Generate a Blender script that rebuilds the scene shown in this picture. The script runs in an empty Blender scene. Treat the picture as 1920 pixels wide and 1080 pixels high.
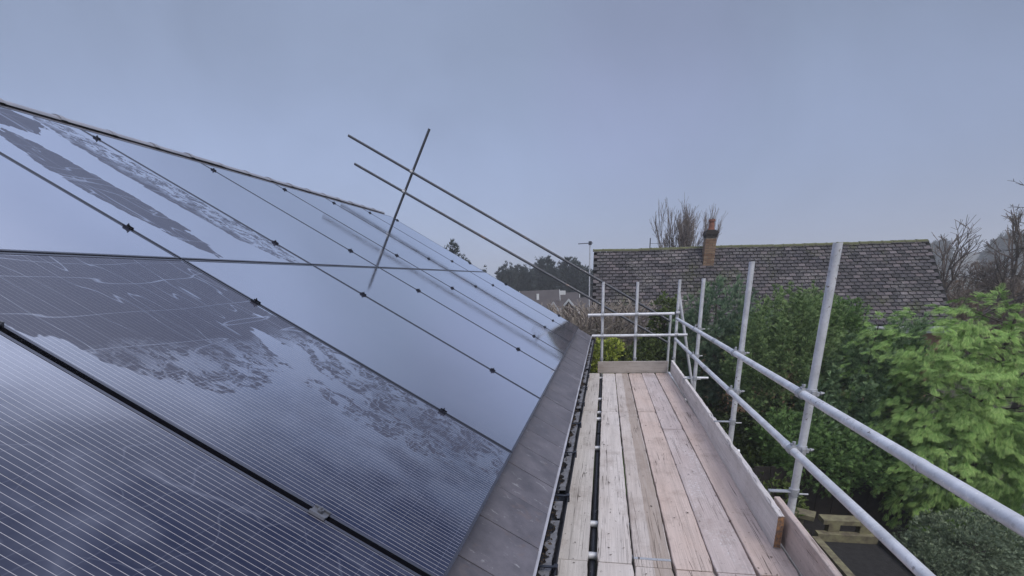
import bpy, math, random
import numpy as np
from mathutils import Vector, Matrix, noise as mnoise
random.seed(7); np.random.seed(7)
R = math.radians
sc = bpy.context.scene
COL = sc.collection

# ------------------------------------------------------------------ camera
cam = bpy.data.cameras.new('camera'); camo = bpy.data.objects.new('camera', cam); COL.objects.link(camo)
yaw, pitch, roll = R(11.59), R(19.42), R(2.55)
fwd = Vector((-math.sin(yaw)*math.cos(pitch), math.cos(yaw)*math.cos(pitch), -math.sin(pitch)))
rgt = Vector((math.cos(yaw), math.sin(yaw), 0)); dwn = fwd.cross(rgt)
r2 = math.cos(roll)*rgt + math.sin(roll)*dwn
d2 = -math.sin(roll)*rgt + math.cos(roll)*dwn
m = Matrix.Identity(4)
for i in range(3):
    m[i][0] = r2[i]; m[i][1] = -d2[i]; m[i][2] = -fwd[i]
m[0][3], m[1][3], m[2][3] = 0, 0, 1.62
camo.matrix_world = m
cam.sensor_width = 36; cam.lens = 16.3275; cam.shift_y = 294.6/1920
cam.clip_start = 0.05; cam.clip_end = 3000
sc.camera = camo

# ------------------------------------------------------------------ world / sun / exposure
W = bpy.data.worlds.new('World'); sc.world = W; W.use_nodes = True
nt = W.node_tree; nt.nodes.clear()
def WN(t, **k):
    n = nt.nodes.new(t)
    for a, b in k.items(): setattr(n, a, b)
    return n
wo = WN('ShaderNodeOutputWorld'); bg = WN('ShaderNodeBackground')
sky = WN('ShaderNodeTexSky', sky_type='NISHITA'); sky.sun_disc = False
sky.sun_elevation = R(38); sky.sun_rotation = R(150); sky.dust_density = 3
tcw = WN('ShaderNodeTexCoord'); sep = WN('ShaderNodeSeparateXYZ')
nt.links.new(tcw.outputs['Generated'], sep.inputs[0])
# overcast cloud sheet: colour by elevation, broad soft cloud variation
cr = WN('ShaderNodeValToRGB'); cr.color_ramp.interpolation = 'EASE'
e = cr.color_ramp.elements
e[0].position = 0.0; e[0].color = (0.225, 0.272, 0.410, 1)
e[1].position = 1.0; e[1].color = (0.85, 0.90, 1.08, 1)
x = e.new(0.16); x.color = (0.200, 0.248, 0.385, 1)
x = e.new(0.40); x.color = (0.150, 0.184, 0.270, 1)
x = e.new(0.62); x.color = (0.26, 0.31, 0.455, 1)
x = e.new(0.82); x.color = (0.62, 0.68, 0.88, 1)
nt.links.new(sep.outputs['Z'], cr.inputs[0])
nz = WN('ShaderNodeTexNoise'); nz.inputs['Scale'].default_value = 2.2; nz.inputs['Detail'].default_value = 5; nz.inputs['Roughness'].default_value = .55; nz.inputs['Distortion'].default_value = .6
nt.links.new(tcw.outputs['Generated'], nz.inputs['Vector'])
mr = WN('ShaderNodeMapRange'); mr.inputs[1].default_value = .3; mr.inputs[2].default_value = .7
mr.inputs[3].default_value = .88; mr.inputs[4].default_value = 1.10
nt.links.new(nz.outputs[0], mr.inputs[0])
vm = WN('ShaderNodeVectorMath', operation='SCALE'); nt.links.new(cr.outputs[0], vm.inputs[0]); 
lft = WN('ShaderNodeVectorMath', operation='DOT_PRODUCT'); lft.inputs[1].default_value = (-.75, .6, .1)
nt.links.new(tcw.outputs['Generated'], lft.inputs[0])
ml = WN('ShaderNodeMapRange'); ml.inputs[1].default_value = .1; ml.inputs[2].default_value = 1.; ml.inputs[3].default_value = .97; ml.inputs[4].default_value = 1.30
nt.links.new(lft.outputs['Value'], ml.inputs[0])
mm = WN('ShaderNodeMath', operation='MULTIPLY'); nt.links.new(mr.outputs[0], mm.inputs[0]); nt.links.new(ml.outputs[0], mm.inputs[1])
nt.links.new(mm.outputs[0], vm.inputs['Scale'])
vs = WN('ShaderNodeVectorMath', operation='SCALE'); vs.inputs['Scale'].default_value = .10
nt.links.new(sky.outputs[0], vs.inputs[0])
mx = WN('ShaderNodeMix', data_type='RGBA'); mx.inputs[0].default_value = .90
# faint pinkish break in the cloud
pk = WN('ShaderNodeVectorMath', operation='DOT_PRODUCT'); pk.inputs[1].default_value = tuple((r2*(1210-960)/870.8-d2*0+fwd+Vector(d2)*((165-834.6)/870.8)).normalized())
nt.links.new(tcw.outputs['Generated'], pk.inputs[0])
pm = WN('ShaderNodeMapRange', interpolation_type='SMOOTHSTEP'); pm.inputs[1].default_value = .975; pm.inputs[2].default_value = 1.; pm.inputs[3].default_value = 0; pm.inputs[4].default_value = .55
nt.links.new(pk.outputs['Value'], pm.inputs[0])
pn = WN('ShaderNodeMath', operation='MULTIPLY'); nt.links.new(pm.outputs[0], pn.inputs[0]); nt.links.new(nz.outputs[0], pn.inputs[1])
px = WN('ShaderNodeMix', data_type='RGBA', blend_type='MULTIPLY'); px.inputs[7].default_value = (1.06, .90, 1.04, 1)
nt.links.new(pn.outputs[0], px.inputs[0]); nt.links.new(vm.outputs[0], px.inputs[6])
nt.links.new(vs.outputs[0], mx.inputs[6]); nt.links.new(px.outputs[2], mx.inputs[7])
nt.links.new(mx.outputs[2], bg.inputs[0]); bg.inputs[1].default_value = 1.0
nt.links.new(bg.outputs[0], wo.inputs[0])

sun = bpy.data.lights.new('sun', 'SUN'); suno = bpy.data.objects.new('sun', sun); COL.objects.link(suno)
sun.energy = 1.5; sun.angle = R(28); sun.color = (1.0, .93, .84)
sd = Vector((.45, -.62, .95)).normalized()     # towards the sun
suno.rotation_euler = sd.to_track_quat('Z', 'Y').to_euler(); suno.location = (0, 0, 30)

sc.view_settings.view_transform = 'Standard'; sc.view_settings.look = 'None'
sc.view_settings.exposure = 0.48; sc.view_settings.gamma = 1; sc.view_settings.use_curve_mapping = False
sc.cycles.max_bounces = 6; sc.cycles.volume_bounces = 1; sc.cycles.transparent_max_bounces = 8

# ------------------------------------------------------------------ mesh helpers
class MB:
    def __init__(s): s.v = []; s.f = []
    def add(s, vs, fs):
        o = len(s.v); s.v += [tuple(p) for p in vs]; s.f += [tuple(i+o for i in f) for f in fs]; return s
    def box(s, x0, y0, z0, x1, y1, z1, M=None):
        vs = [(x0,y0,z0),(x1,y0,z0),(x1,y1,z0),(x0,y1,z0),(x0,y0,z1),(x1,y0,z1),(x1,y1,z1),(x0,y1,z1)]
        if M: vs = [M @ Vector(p) for p in vs]
        return s.add(vs, [(0,3,2,1),(4,5,6,7),(0,1,5,4),(1,2,6,5),(2,3,7,6),(3,0,4,7)])
    def tube(s, a, b, r0, r1=None, n=12, caps=True):
        a = Vector(a); b = Vector(b); r1 = r0 if r1 is None else r1
        d = (b-a).normalized(); q = d.to_track_quat('Z', 'Y')
        ring = [q @ Vector((math.cos(6.28318*i/n), math.sin(6.28318*i/n), 0)) for i in range(n)]
        vs = [a+p*r0 for p in ring] + [b+p*r1 for p in ring]
        fs = [(i, (i+1) % n, n+(i+1) % n, n+i) for i in range(n)]
        if caps: fs += [tuple(range(n-1, -1, -1)), tuple(range(n, 2*n))]
        return s.add(vs, fs)
    def pipe(s, a, b, r=.0242, th=.004, n=20):          # hollow scaffold tube with open ends
        a = Vector(a); b = Vector(b); d = (b-a).normalized(); q = d.to_track_quat('Z', 'Y')
        ring = [q @ Vector((math.cos(6.28318*i/n), math.sin(6.28318*i/n), 0)) for i in range(n)]
        L = (b-a).length; k = max(1, int(L/.5)); vs = []; fs = []
        for j in range(k+1): vs += [a+(b-a)*(j/k)+p*r for p in ring]
        for j in range(k):
            for i in range(n): fs.append((j*n+i, j*n+(i+1) % n, (j+1)*n+(i+1) % n, (j+1)*n+i))
        o = len(vs); vs += [a+p*(r-th) for p in ring] + [b+p*(r-th) for p in ring] + [a+d*.12+p*(r-th) for p in ring] + [b-d*.12+p*(r-th) for p in ring]
        for i in range(n):
            j = (i+1) % n
            fs.append((i, o+i, o+j, j)); fs.append((k*n+i, k*n+j, o+n+j, o+n+i))
            fs.append((o+i, o+2*n+i, o+2*n+j, o+j)); fs.append((o+n+i, o+n+j, o+3*n+j, o+3*n+i))
        fs.append(tuple(o+2*n+i for i in range(n))); fs.append(tuple(o+3*n+i for i in range(n)))
        return s.add(vs, fs)
    def mesh(s, name, mats, smooth=False):
        me = bpy.data.meshes.new(name); me.from_pydata(s.v, [], s.f)
        for mt in (mats if isinstance(mats, (list, tuple)) else [mats]): me.materials.append(mt)
        if smooth:
            me.polygons.foreach_set('use_smooth', [True]*len(me.polygons))
            me.set_sharp_from_angle(angle=R(40))
        me.update(); return me

def link(name, data, parent=None, loc=(0,0,0), rot=(0,0,0)):
    o = bpy.data.objects.new(name, data); COL.objects.link(o)
    if parent: o.parent = parent
    o.location = loc; o.rotation_euler = rot; return o
def part(name, mb, mat, parent, smooth=False, loc=None, rot=(0,0,0), label=None):
    """mesh given in world coordinates under an unrotated parent (loc None), or local at loc"""
    if loc is None:
        p = parent
        off = Vector((0,0,0))
        while p is not None: off += p.location; p = p.parent
        mb.v = [(a-off.x, b-off.y, c-off.z) for a, b, c in mb.v]; loc = (0,0,0)
    o = link(name, mb.mesh(name, mat, smooth), parent, loc, rot)
    if label: o['label'] = label
    return o
def tag(o, label=None, cat=None, group=None, kind=None):
    if label: o['label'] = label
    if cat: o['category'] = cat
    if group: o['group'] = group
    if kind: o['kind'] = kind
    return o
def thing(name, label, cat, loc=(0,0,0), rot=(0,0,0), group=None):
    return tag(link(name, None, None, loc, rot), label, cat, group)

# ------------------------------------------------------------------ material helpers
def newmat(name):
    m = bpy.data.materials.new(name); m.use_nodes = True; t = m.node_tree
    return m, t, t.nodes['Principled BSDF']
class G:
    """tiny node graph helper"""
    def __init__(s, t): s.t = t
    def n(s, typ, ins={}, **k):
        n = s.t.nodes.new(typ)
        for a, b in k.items(): setattr(n, a, b)
        for a, b in ins.items():
            if isinstance(b, bpy.types.NodeSocket): s.t.links.new(b, n.inputs[a])
            else: n.inputs[a].default_value = b
        return n
    def math(s, op, a, b=0.0, c=0.0): return s.n('ShaderNodeMath', {0: a, 1: b, 2: c}, operation=op).outputs[0]
    def mix(s, f, a, b):
        n = s.n('ShaderNodeMix', {0: f}, data_type='RGBA')
        for i, q in ((6, a), (7, b)):
            if isinstance(q, bpy.types.NodeSocket): s.t.links.new(q, n.inputs[i])
            else: n.inputs[i].default_value = (*q, 1)
        return n.outputs[2]
    def noise(s, vec, scale, detail=3, rough=.5, dist=0):
        return s.n('ShaderNodeTexNoise', {'Vector': vec, 'Scale': scale, 'Detail': detail, 'Roughness': rough, 'Distortion': dist}).outputs[0]
    def ramp(s, f, a, b, lo=0., hi=1.):
        return s.n('ShaderNodeMapRange', {0: f, 1: a, 2: b, 3: lo, 4: hi}).outputs[0]
    def mapping(s, vec, scale, loc=(0,0,0)): return s.n('ShaderNodeMapping', {'Vector': vec, 'Scale': scale, 'Location': loc}).outputs[0]
    def set(s, sock, v):
        if isinstance(v, bpy.types.NodeSocket): s.t.links.new(v, sock)
        elif isinstance(v, tuple) and len(v) == 3: sock.default_value = (*v, 1)
        else: sock.default_value = v
def simple(name, col, rough=.6, metal=0., var=.15, scale=8, bump=0., bscale=60, col2=None, spec=.5):
    m, t, b = newmat(name); g = G(t)
    oc = t.nodes.new('ShaderNodeTexCoord').outputs['Object']
    n = g.noise(oc, scale, 4, .6)
    c2 = col2 or tuple(c*(1-2.5*var) for c in col)
    g.set(b.inputs['Base Color'], g.mix(g.ramp(n, .35, .65), c2, col))
    b.inputs['Roughness'].default_value = rough; b.inputs['Metallic'].default_value = metal
    b.inputs['Specular IOR Level'].default_value = spec
    if bump:
        bn = g.n('ShaderNodeBump', {'Height': g.noise(oc, bscale, 4), 'Strength': bump, 'Distance': .01}); g.set(b.inputs['Normal'], bn.outputs[0])
    return m

def wood_mat(name, col, dark, worn=.5, paint=0., seed=0., strip=None):
    m, t, b = newmat(name); g = G(t)
    oc = t.nodes.new('ShaderNodeTexCoord').outputs['Object']
    rnd = t.nodes.new('ShaderNodeObjectInfo').outputs['Random']
    off = g.n('ShaderNodeCombineXYZ', {0: g.math('MULTIPLY', rnd, 13.), 1: g.math('MULTIPLY', rnd, 37.), 2: seed}).outputs[0]
    v = g.n('ShaderNodeVectorMath', {0: oc, 1: off}, operation='ADD').outputs[0]
    grain = g.noise(g.mapping(v, (60, 1.6, 60)), 1.5, 5, .65, .4)
    fine = g.noise(g.mapping(v, (220, 7, 220)), 1, 3, .6)
    blot = g.noise(g.mapping(v, (5, 1.5, 5)), 1, 4, .6)
    crk = g.noise(g.mapping(v, (34, .55, 34)), 1, 2, .4, .8)
    crack = g.ramp(g.math('ABSOLUTE', g.math('SUBTRACT', crk, .5)), .0, .012, 1, 0)
    cgate = g.ramp(g.noise(g.mapping(v, (6, .9, 6)), 1, 2), .48, .56)
    crack = g.math('MULTIPLY', crack, cgate)
    c = g.mix(g.ramp(grain, .3, .75), tuple(a*.72 for a in col), col)
    c = g.mix(g.math('MULTIPLY', g.ramp(blot, .42, .72), worn), c, dark)
    c = g.mix(g.math('MULTIPLY', g.ramp(fine, .55, .75), .3), c, tuple(a*.55 for a in col))
    if strip:     # weathered strip along part of the board's width
        sx = g.n('ShaderNodeSeparateXYZ', {0: oc}).outputs[0]
        sw = g.math('ADD', sx, g.math('MULTIPLY', g.math('SUBTRACT', blot, .5), .05))
        st = g.math('MULTIPLY', g.ramp(sw, strip[0]-.003, strip[0]+.003), g.ramp(sw, strip[1]-.003, strip[1]+.003, 1, 0))
        c = g.mix(g.math('MULTIPLY', st, g.ramp(grain, .15, .6, .35, 1)), c, (.33, .275, .24))
    # dirt speckles and nail marks
    vo = g.n('ShaderNodeTexVoronoi', {'Vector': g.mapping(v, (9, 6, 9)), 'Scale': 1.}).outputs['Distance']
    c = g.mix(g.math('MULTIPLY', g.ramp(vo, .03, .075, 1, 0), g.ramp(blot, .45, .5)), c, (.06, .045, .035))
    sp = g.noise(g.mapping(v, (42, 34, 42)), 1, 4, .7)
    c = g.mix(g.math('MULTIPLY', g.ramp(sp, .60, .68), .6), c, tuple(a*.35 for a in col))
    if paint:
        p1 = g.ramp(g.noise(g.mapping(v, (55, 40, 55)), 1, 5, .75), .52, .64)
        p2 = g.ramp(g.noise(g.mapping(v, (6, 1.3, 6), (3, 2, 1)), 1, 2), .47, .62)
        c = g.mix(g.math('MULTIPLY', g.math('MULTIPLY', p1, p2), paint), c, (.66, .66, .68))
    mud = g.ramp(g.noise(g.mapping(v, (3.2, 2.2, 3.2), (7,3,1)), 1, 6, .72), .52, .70)
    c = g.mix(g.math('MULTIPLY', mud, .45), c, (.17,.125,.10))
    damp = g.ramp(g.noise(g.mapping(v, (14, .7, 14), (1,5,1)), 1, 3, .6), .52, .66)
    c = g.mix(g.math('MULTIPLY', damp, .30), c, tuple(a*.45 for a in col))
    c = g.mix(crack, c, (.04,.030,.025))
    g.set(b.inputs['Base Color'], c)
    b.inputs['Roughness'].default_value = .82; b.inputs['Specular IOR Level'].default_value = .25
    h = g.math('SUBTRACT', g.math('ADD', g.math('MULTIPLY', grain, .6), g.math('MULTIPLY', fine, .3)), g.math('MULTIPLY', crack, 1.5))
    g.set(b.inputs['Normal'], g.n('ShaderNodeBump', {'Height': h, 'Strength': .55, 'Distance': .004}).outputs[0])
    return m

def galv(name, col=(.50, .53, .60), rust=.25):
    m, t, b = newmat(name); g = G(t)
    oc = t.nodes.new('ShaderNodeTexCoord').outputs['Object']
    n = g.noise(oc, 9, 5, .65); n2 = g.noise(oc, 55, 3, .6)
    c = g.mix(g.ramp(n, .35, .68), tuple(a*.72 for a in col), col)
    c = g.mix(g.math('MULTIPLY', g.ramp(n2, .58, .72), .5), c, tuple(a*.5 for a in col))
    n3 = g.noise(oc, 3.3, 5, .7)
    c = g.mix(g.math('MULTIPLY', g.ramp(n3, .58, .72), rust), c, (.22, .12, .08))
    sp = g.noise(oc, 38, 5, .75); pt = g.noise(oc, 2.1, 2)
    c = g.mix(g.math('MULTIPLY', g.ramp(sp, .60, .64), g.ramp(pt, .5, .6)), c, (.10,.075,.06))
    sp2 = g.noise(g.mapping(oc, (1,1,1), (5,5,5)), 60, 3, .7)
    c = g.mix(g.math('MULTIPLY', g.ramp(sp2, .64, .68), g.ramp(pt, .4, .5, 1, 0)), c, (.78,.77,.75))
    g.set(b.inputs['Base Color'], c); b.inputs['Metallic'].default_value = .25
    g.set(b.inputs['Roughness'], g.ramp(n2, .3, .7, .32, .55))
    g.set(b.inputs['Normal'], g.n('ShaderNodeBump', {'Height': n2, 'Strength': .12, 'Distance': .002}).outputs[0])
    return m

def leaf_mat(name, ca, cb, cc=None, trans=.08, rough=.85):
    """ca/cb: leaf hues chosen per leaf, darkened as shade; cc: new growth plus painted highlight at tips"""
    m, t, b = newmat(name); g = G(t)
    a = g.n('ShaderNodeAttribute', attribute_name='tint').outputs['Fac']
    tip = g.n('ShaderNodeAttribute', attribute_name='tip').outputs['Fac']
    c = g.mix(a, ca, cb)
    if cc: c = g.mix(g.math('MULTIPLY', tip, .8), c, cc)
    g.set(b.inputs['Base Color'], c); b.inputs['Roughness'].default_value = rough
    b.inputs['Specular IOR Level'].default_value = .12
    tr = g.n('ShaderNodeBsdfTranslucent'); g.set(tr.inputs[0], c)
    ms = g.n('ShaderNodeMixShader', {0: trans}); t.links.new(b.outputs[0], ms.inputs[1]); t.links.new(tr.outputs[0], ms.inputs[2])
    t.links.new(ms.outputs[0], t.nodes['Material Output'].inputs[0]); return m

M = {}
M['ground'] = simple('ground_soil', (.055,.06,.03), .95, var=.2, scale=1.5, bump=.6, bscale=30, col2=(.03,.027,.02))
M['lawn'] = simple('lawn', (.05,.09,.02), .95, var=.2, scale=4, bump=.6, bscale=60)
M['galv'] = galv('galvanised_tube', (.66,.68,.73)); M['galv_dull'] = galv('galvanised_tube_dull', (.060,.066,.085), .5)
M['fitting'] = galv('coupler_steel', (.42,.44,.48), .5)
M['black_pvc'] = simple('black_gutter_plastic', (.012,.014,.022), .35, var=.1)
M['clampgrey'] = simple('grey_panel_clamp', (.16,.17,.20), .45, .4)
M['lilac'] = simple('pale_eaves_trim', (.40,.41,.47), .6, var=.12, scale=6)
M['litter'] = simple('leaf_litter', (.075,.055,.04), .9, var=.3, scale=30)
M['sludge'] = simple('dried_gutter_silt', (.17,.175,.20), .8, var=.15, scale=25, bump=.5)
M['frame'] = simple('anodised_frame', (.020,.022,.035), .38, .6, .05)
M['lip'] = simple('frame_lip_lit', (.10,.105,.13), .25, .7, .05)  # black frame's top face coloured paler, a painted sky sheen
M['frame_side_lit'] = simple('frame_edge_lit', (.35,.36,.42), .4, .6, .05)  # lit copy of the frame colour, painted on the lower edge
M['rail'] = simple('mounting_rail', (.04,.04,.05), .4, .7)
M['brickdark'] = simple('house_brick', (.28,.17,.12), .9, scale=3, bump=.4)
M['white'] = simple('white_joinery', (.62,.64,.66), .6, var=.06)
M['lead'] = simple('lead_flashing', (.34,.36,.40), .6, var=.1, scale=12)
M['terracotta'] = simple('terracotta', (.26,.11,.075), .8, var=.15, scale=10)
M['bark'] = simple('bark', (.07,.058,.05), .95, var=.2, scale=14, bump=.6)
M['twig'] = simple('bare_twigs', (.23,.195,.18), .95, var=.15, scale=5)
M['twig_pale'] = simple('dry_bramble', (.33,.29,.25), .95, var=.2, scale=6)
M['twig_brown'] = simple('brown_scrub_twigs', (.19,.155,.135), .95, var=.2, scale=2)  # brown lightened to paint haze over the right-hand trees
M['soil'] = simple('wet_soil_dark_fill', (.018,.017,.018), .95, var=.2, scale=12, bump=.8, bscale=60)
M['oldwood'] = simple('mossy_sleeper', (.20,.19,.11), .95, var=.16, scale=9, bump=.6, bscale=40, col2=(.10,.085,.06))
M['darkwood'] = simple('dark_fence_boards', (.035,.03,.028), .95, var=.2, scale=5, bump=.5)

# ------------------------------------------------------------------ ground
def grid(nx, ny, x0, x1, y0, y1, fz):
    mb = MB()
    for j in range(ny+1):
        for i in range(nx+1):
            X = x0+(x1-x0)*i/nx; Y = y0+(y1-y0)*j/ny; mb.v.append((X, Y, fz(X, Y)))
    for j in range(ny):
        for i in range(nx):
            a = j*(nx+1)+i; mb.f.append((a, a+1, a+nx+2, a+nx+1))
    return mb
GZ = -2.5
tag(link('ground', grid(60, 60, -900, 900, -200, 1400, lambda x, y: GZ).mesh('ground', M['ground'])), kind='structure')
tag(link('lawn', grid(10, 10, -8, 12, -6, 15, lambda x, y: GZ+.006).mesh('lawn', M['lawn'])), kind='structure')
def hillz(x, y):
    h = 9*math.exp(-((x-190)/120)**2-((y-280)/110)**2) + 9*math.exp(-((x+60)/100)**2-((y-420)/120)**2)+ 6*math.exp(-((x-60)/80)**2-((y-430)/90)**2)
    return GZ-1.0+h+mnoise.noise(Vector((x*.02, y*.02, 0)))*1.0
M['hill'] = simple('wooded_hillside', (.075,.07,.055), .95, var=.25, scale=.08, bump=1., bscale=.5)
tag(link('hillside', grid(90, 60, -400, 600, 130, 620, hillz).mesh('hillside', M['hill'], True)), kind='structure')

# ------------------------------------------------------------------ own house: roof, tiles, gutter
TH = R(31); CT, ST = math.cos(TH), math.sin(TH)
def P(s, Y, d): return Vector((-s*CT+d*ST, Y, s*ST+d*CT))
def RM(s, Y, d): return Matrix.Translation(P(s, Y, d)) @ Matrix.Rotation(TH, 4, 'Y')
VERGE = 9.93
house = thing('house', 'house under the solar panels, its grey tiled eaves and black gutter beside the boards', 'house', (-4.9, 4.5, GZ))
hl = Vector(house.location)
mb = MB().box(-9.3, -3.5, GZ, -.62, VERGE-.12, .22); part('wall', mb, M['brickdark'], house)
mb = MB()     # gable triangle and roof deck
RS = 5.50
a = P(.52, 0, .225); r = P(RS, 0, .235)
for y0, y1 in ((-3.5, VERGE-.03),):
    pts = [(a.x, a.z), (r.x, r.z), (2*r.x-a.x, a.z)]
    mb.add([(p[0], y0, p[1]) for p in pts]+[(p[0], y1, p[1]) for p in pts], [(0,1,2),(5,4,3),(0,3,4,1),(1,4,5,2),(2,5,3,0)])
M['tile'] = None
def slate(name, cola, colb, light=.35):
    m, t, b = newmat(name); g = G(t)
    oc = t.nodes.new('ShaderNodeTexCoord').outputs['Object']
    rnd = t.nodes.new('ShaderNodeObjectInfo').outputs['Random']
    off = g.n('ShaderNodeCombineXYZ', {0: g.math('MULTIPLY', rnd, 17.), 1: g.math('MULTIPLY', rnd, 31.), 2: rnd}).outputs[0]
    v = g.n('ShaderNodeVectorMath', {0: oc, 1: off}, operation='ADD').outputs[0]
    n = g.noise(v, 6, 5, .65); n2 = g.noise(v, 70, 4, .7); n3 = g.noise(g.mapping(v, (9, 22, 9)), 1.6, 5, .75, .6)
    c = g.mix(g.ramp(n, .35, .65), cola, colb)
    c = g.mix(g.math('MULTIPLY', g.ramp(n2, .55, .7), .3), c, (.05,.05,.06))
    c = g.mix(g.math('MULTIPLY', g.ramp(g.noise(v, 11, 4, .6, 1.), .60, .76), .35), c, (.17,.12,.10))
    c = g.mix(g.math('MULTIPLY', g.ramp(n3, .60, .72), light), c, (.50,.50,.52))
    g.set(b.inputs['Base Color'], c)
    g.set(b.inputs['Roughness'], g.ramp(n, .3, .7, .28, .5))
    g.set(b.inputs['Normal'], g.n('ShaderNodeBump', {'Height': n2, 'Strength': .3, 'Distance': .003}).outputs[0])
    return m
M['tile'] = slate('eaves_tile', (.075,.071,.084), (.135,.128,.15), .55)
M['ridge'] = slate('ridge_tile', (.19,.20,.24), (.27,.28,.33), .1)
roof = part('roof', mb, M['soil'], house)
def place(name, data, parent, wl, rot=(0,0,0)):
    p = parent; off = Vector((0,0,0))
    while p is not None: off += p.location; p = p.parent
    return link(name, data, parent, Vector(wl)-off, rot)
# one eaves tile: 325 mm cover, 420 long, side lap lip
TW = .3255
tm = MB()
tm.box(-.42, .003, 0, 0, TW-.003, .016); tm.box(-.42, TW-.003, -.004, 0, TW+.02, .007)
tile_me = tm.mesh('tile', M['tile'])
nt_ = int((VERGE+3.5)/TW)
y = VERGE-.005-TW
k = 0
while y > -1.5:
    j = random.uniform(-.0025, .0025)
    place('tile', tile_me, roof, P(.476+j, y, .262+random.uniform(0, .0015)), (random.uniform(-.004,.004), TH, 0))
    place('tile', tile_me, roof, P(.476+.335+j, y, .277), (0, TH+.012, 0))
    place('tile', tile_me, roof, P(RS-.36, y, .264), (0, TH, 0))
    y -= TW
# remaining courses under the panels, one sheet part with stepped courses
mb = MB(); s = .476+.335*2
while s < RS-.36:
    mb.box(-.40, -3.5, 0, 0, VERGE-.01, .016, RM(s, 0, .262)); s += .335
tag(part('tile_courses', mb, M['tile'], roof), kind='stuff')
mb = MB()
for k in range(14):
    s = .6+k*.335; mb.box(-.33, -3.5, 0, 0, VERGE-.02, .016, Matrix.Translation((2*P(RS,0,.25).x-P(s,0,0).x, 0, P(s,0,.262).z)) @ Matrix.Rotation(-TH, 4, 'Y') @ Matrix.Scale(-1, 4, (1,0,0)))
tag(part('back_tile_courses', mb, M['tile'], roof), kind='stuff')
# ridge tiles
rm_ = MB(); n = 8; L = .46; rr = .07
for j, (yy, rad) in enumerate(((0, rr+.006), (.045, rr+.006), (.046, rr-.004), (L, rr-.004))):
    for i in range(n+1):
        an = math.pi*(.02+.96*i/n); rm_.v.append((math.cos(an)*rad*1.15, yy, math.sin(an)*rad*.72))
for j in range(3):
    for i in range(n): a0 = j*(n+1)+i; rm_.f.append((a0, a0+1, a0+n+2, a0+n+1))
rm_.f.append(tuple(range(n, -1, -1))); rm_.f.append(tuple(3*(n+1)+i for i in range(n+1)))
rme = rm_.mesh('ridge_tile', M['ridge'], True)
rp = P(RS, 0, .262)
y = VERGE+.05-L
while y > -1:
    place('ridge_tile', rme, roof, (rp.x, y, rp.z-.012+random.uniform(0, .006)), (random.uniform(-.008,.008), 0, random.uniform(-.01,.01))); y -= .44
# undercloak / verge
mb = MB().box(-RS+.44, VERGE-.01, -.03, 0, VERGE+.03, .012, RM(.46, 0, .262)); part('verge_strip', mb, M['lead'], roof)
# light eaves trim under the first course
mb = MB().box(-.02, -2, -.014, .016, VERGE, .010, RM(.476, 0, .2615)); part('eaves_strip', mb, M['lilac'], house)
e0 = P(.44, 0, .24)
mb = MB().box(e0.x-.03, -2, .16, e0.x-.012, VERGE, .44); part('fascia', mb, M['black_pvc'], house)
mb = MB().box(-.62, -2, .15, e0.x-.03, VERGE, .165); part('soffit', mb, M['white'], house)
# gutter: half round, lip, brackets
gx0, gx1, gz = -.292, -.190, .425
cx, rg = (gx0+gx1)/2, (gx1-gx0)/2
mb = MB(); n = 10; prof = []
for i in range(n+1):
    an = math.pi+math.pi*i/n; prof.append((cx+math.cos(an)*rg, gz+math.sin(an)*rg*1.0))
prof += [(gx1+.004, gz+.006), (gx1+.009, gz+.001), (gx1+.005, gz-.008)]
inn = prof
ys = [-1.5, VERGE]
for yy in ys:
    for p in prof: mb.v.append((p[0], yy, p[1]))
q = len(prof)
for i in range(q-1): mb.f.append((i, i+1, q+i+1, q+i))
mb.f.append(tuple(range(n+1)))
mb.f.append(tuple(q+i for i in range(n, -1, -1)))
gut = part('gutter', mb, M['black_pvc'], house, True)
for k in range(13):
    yy = 1.02+.72*k
    if yy > VERGE: break
    b = MB().box(gx1-.004, yy-.014, gz-.03, gx1+.014, yy+.014, gz+.013); b.box(gx0+.004, yy-.008, gz+.002, gx1, yy+.008, gz+.007)
    part('gutter_bracket', b, M['black_pvc'], gut)
for yy in (1.92, 5.9):
    b = MB(); n = 10
    for y_ in (yy, yy+.09):
        for i in range(n+1):
            an = math.pi+math.pi*i/n; b.v.append((cx+math.cos(an)*(rg+.006), y_, gz+.004+math.sin(an)*(rg+.006)))
    for i in range(n): b.f.append((i, i+1, n+2+i, n+1+i))
    part('gutter_union', b, M['black_pvc'], gut, True)
# silt plates and litter in the gutter
mb = MB(); y = .9
while y < VERGE-.3:
    L = random.uniform(.15, .9)
    n = max(3, int(L/.02)); zt = gz-.022
    le = [cx-.004+.012*math.sin(y*9+_*.5)+random.uniform(-.012,.012) for _ in range(n+1)]; re = [cx+.030+random.uniform(-.004,.004) for _ in range(n+1)]
    vs = []
    for i in range(n+1):
        z_ = zt+random.uniform(-.002,.002)
        vs += [(le[i], y+L*i/n, z_), (re[i], y+L*i/n, z_+.003)]
    vs += [(p[0], p[1], p[2]-.02) for p in vs]
    N2 = 2*(n+1); fs = []
    for i in range(n):
        fs += [(2*i, 2*i+1, 2*i+3, 2*i+2), (2*i, 2*i+2, N2+2*i+2, N2+2*i), (2*i+1, N2+2*i+1, N2+2*i+3, 2*i+3)]
    mb.add(vs, fs); y += L+random.choice((.01, .03, .06, .15))
tag(link('gutter_silt', mb.mesh('gutter_silt', M['sludge'])), 'pale dried silt lying in the black gutter', 'silt', kind='stuff')
mb = MB()
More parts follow.
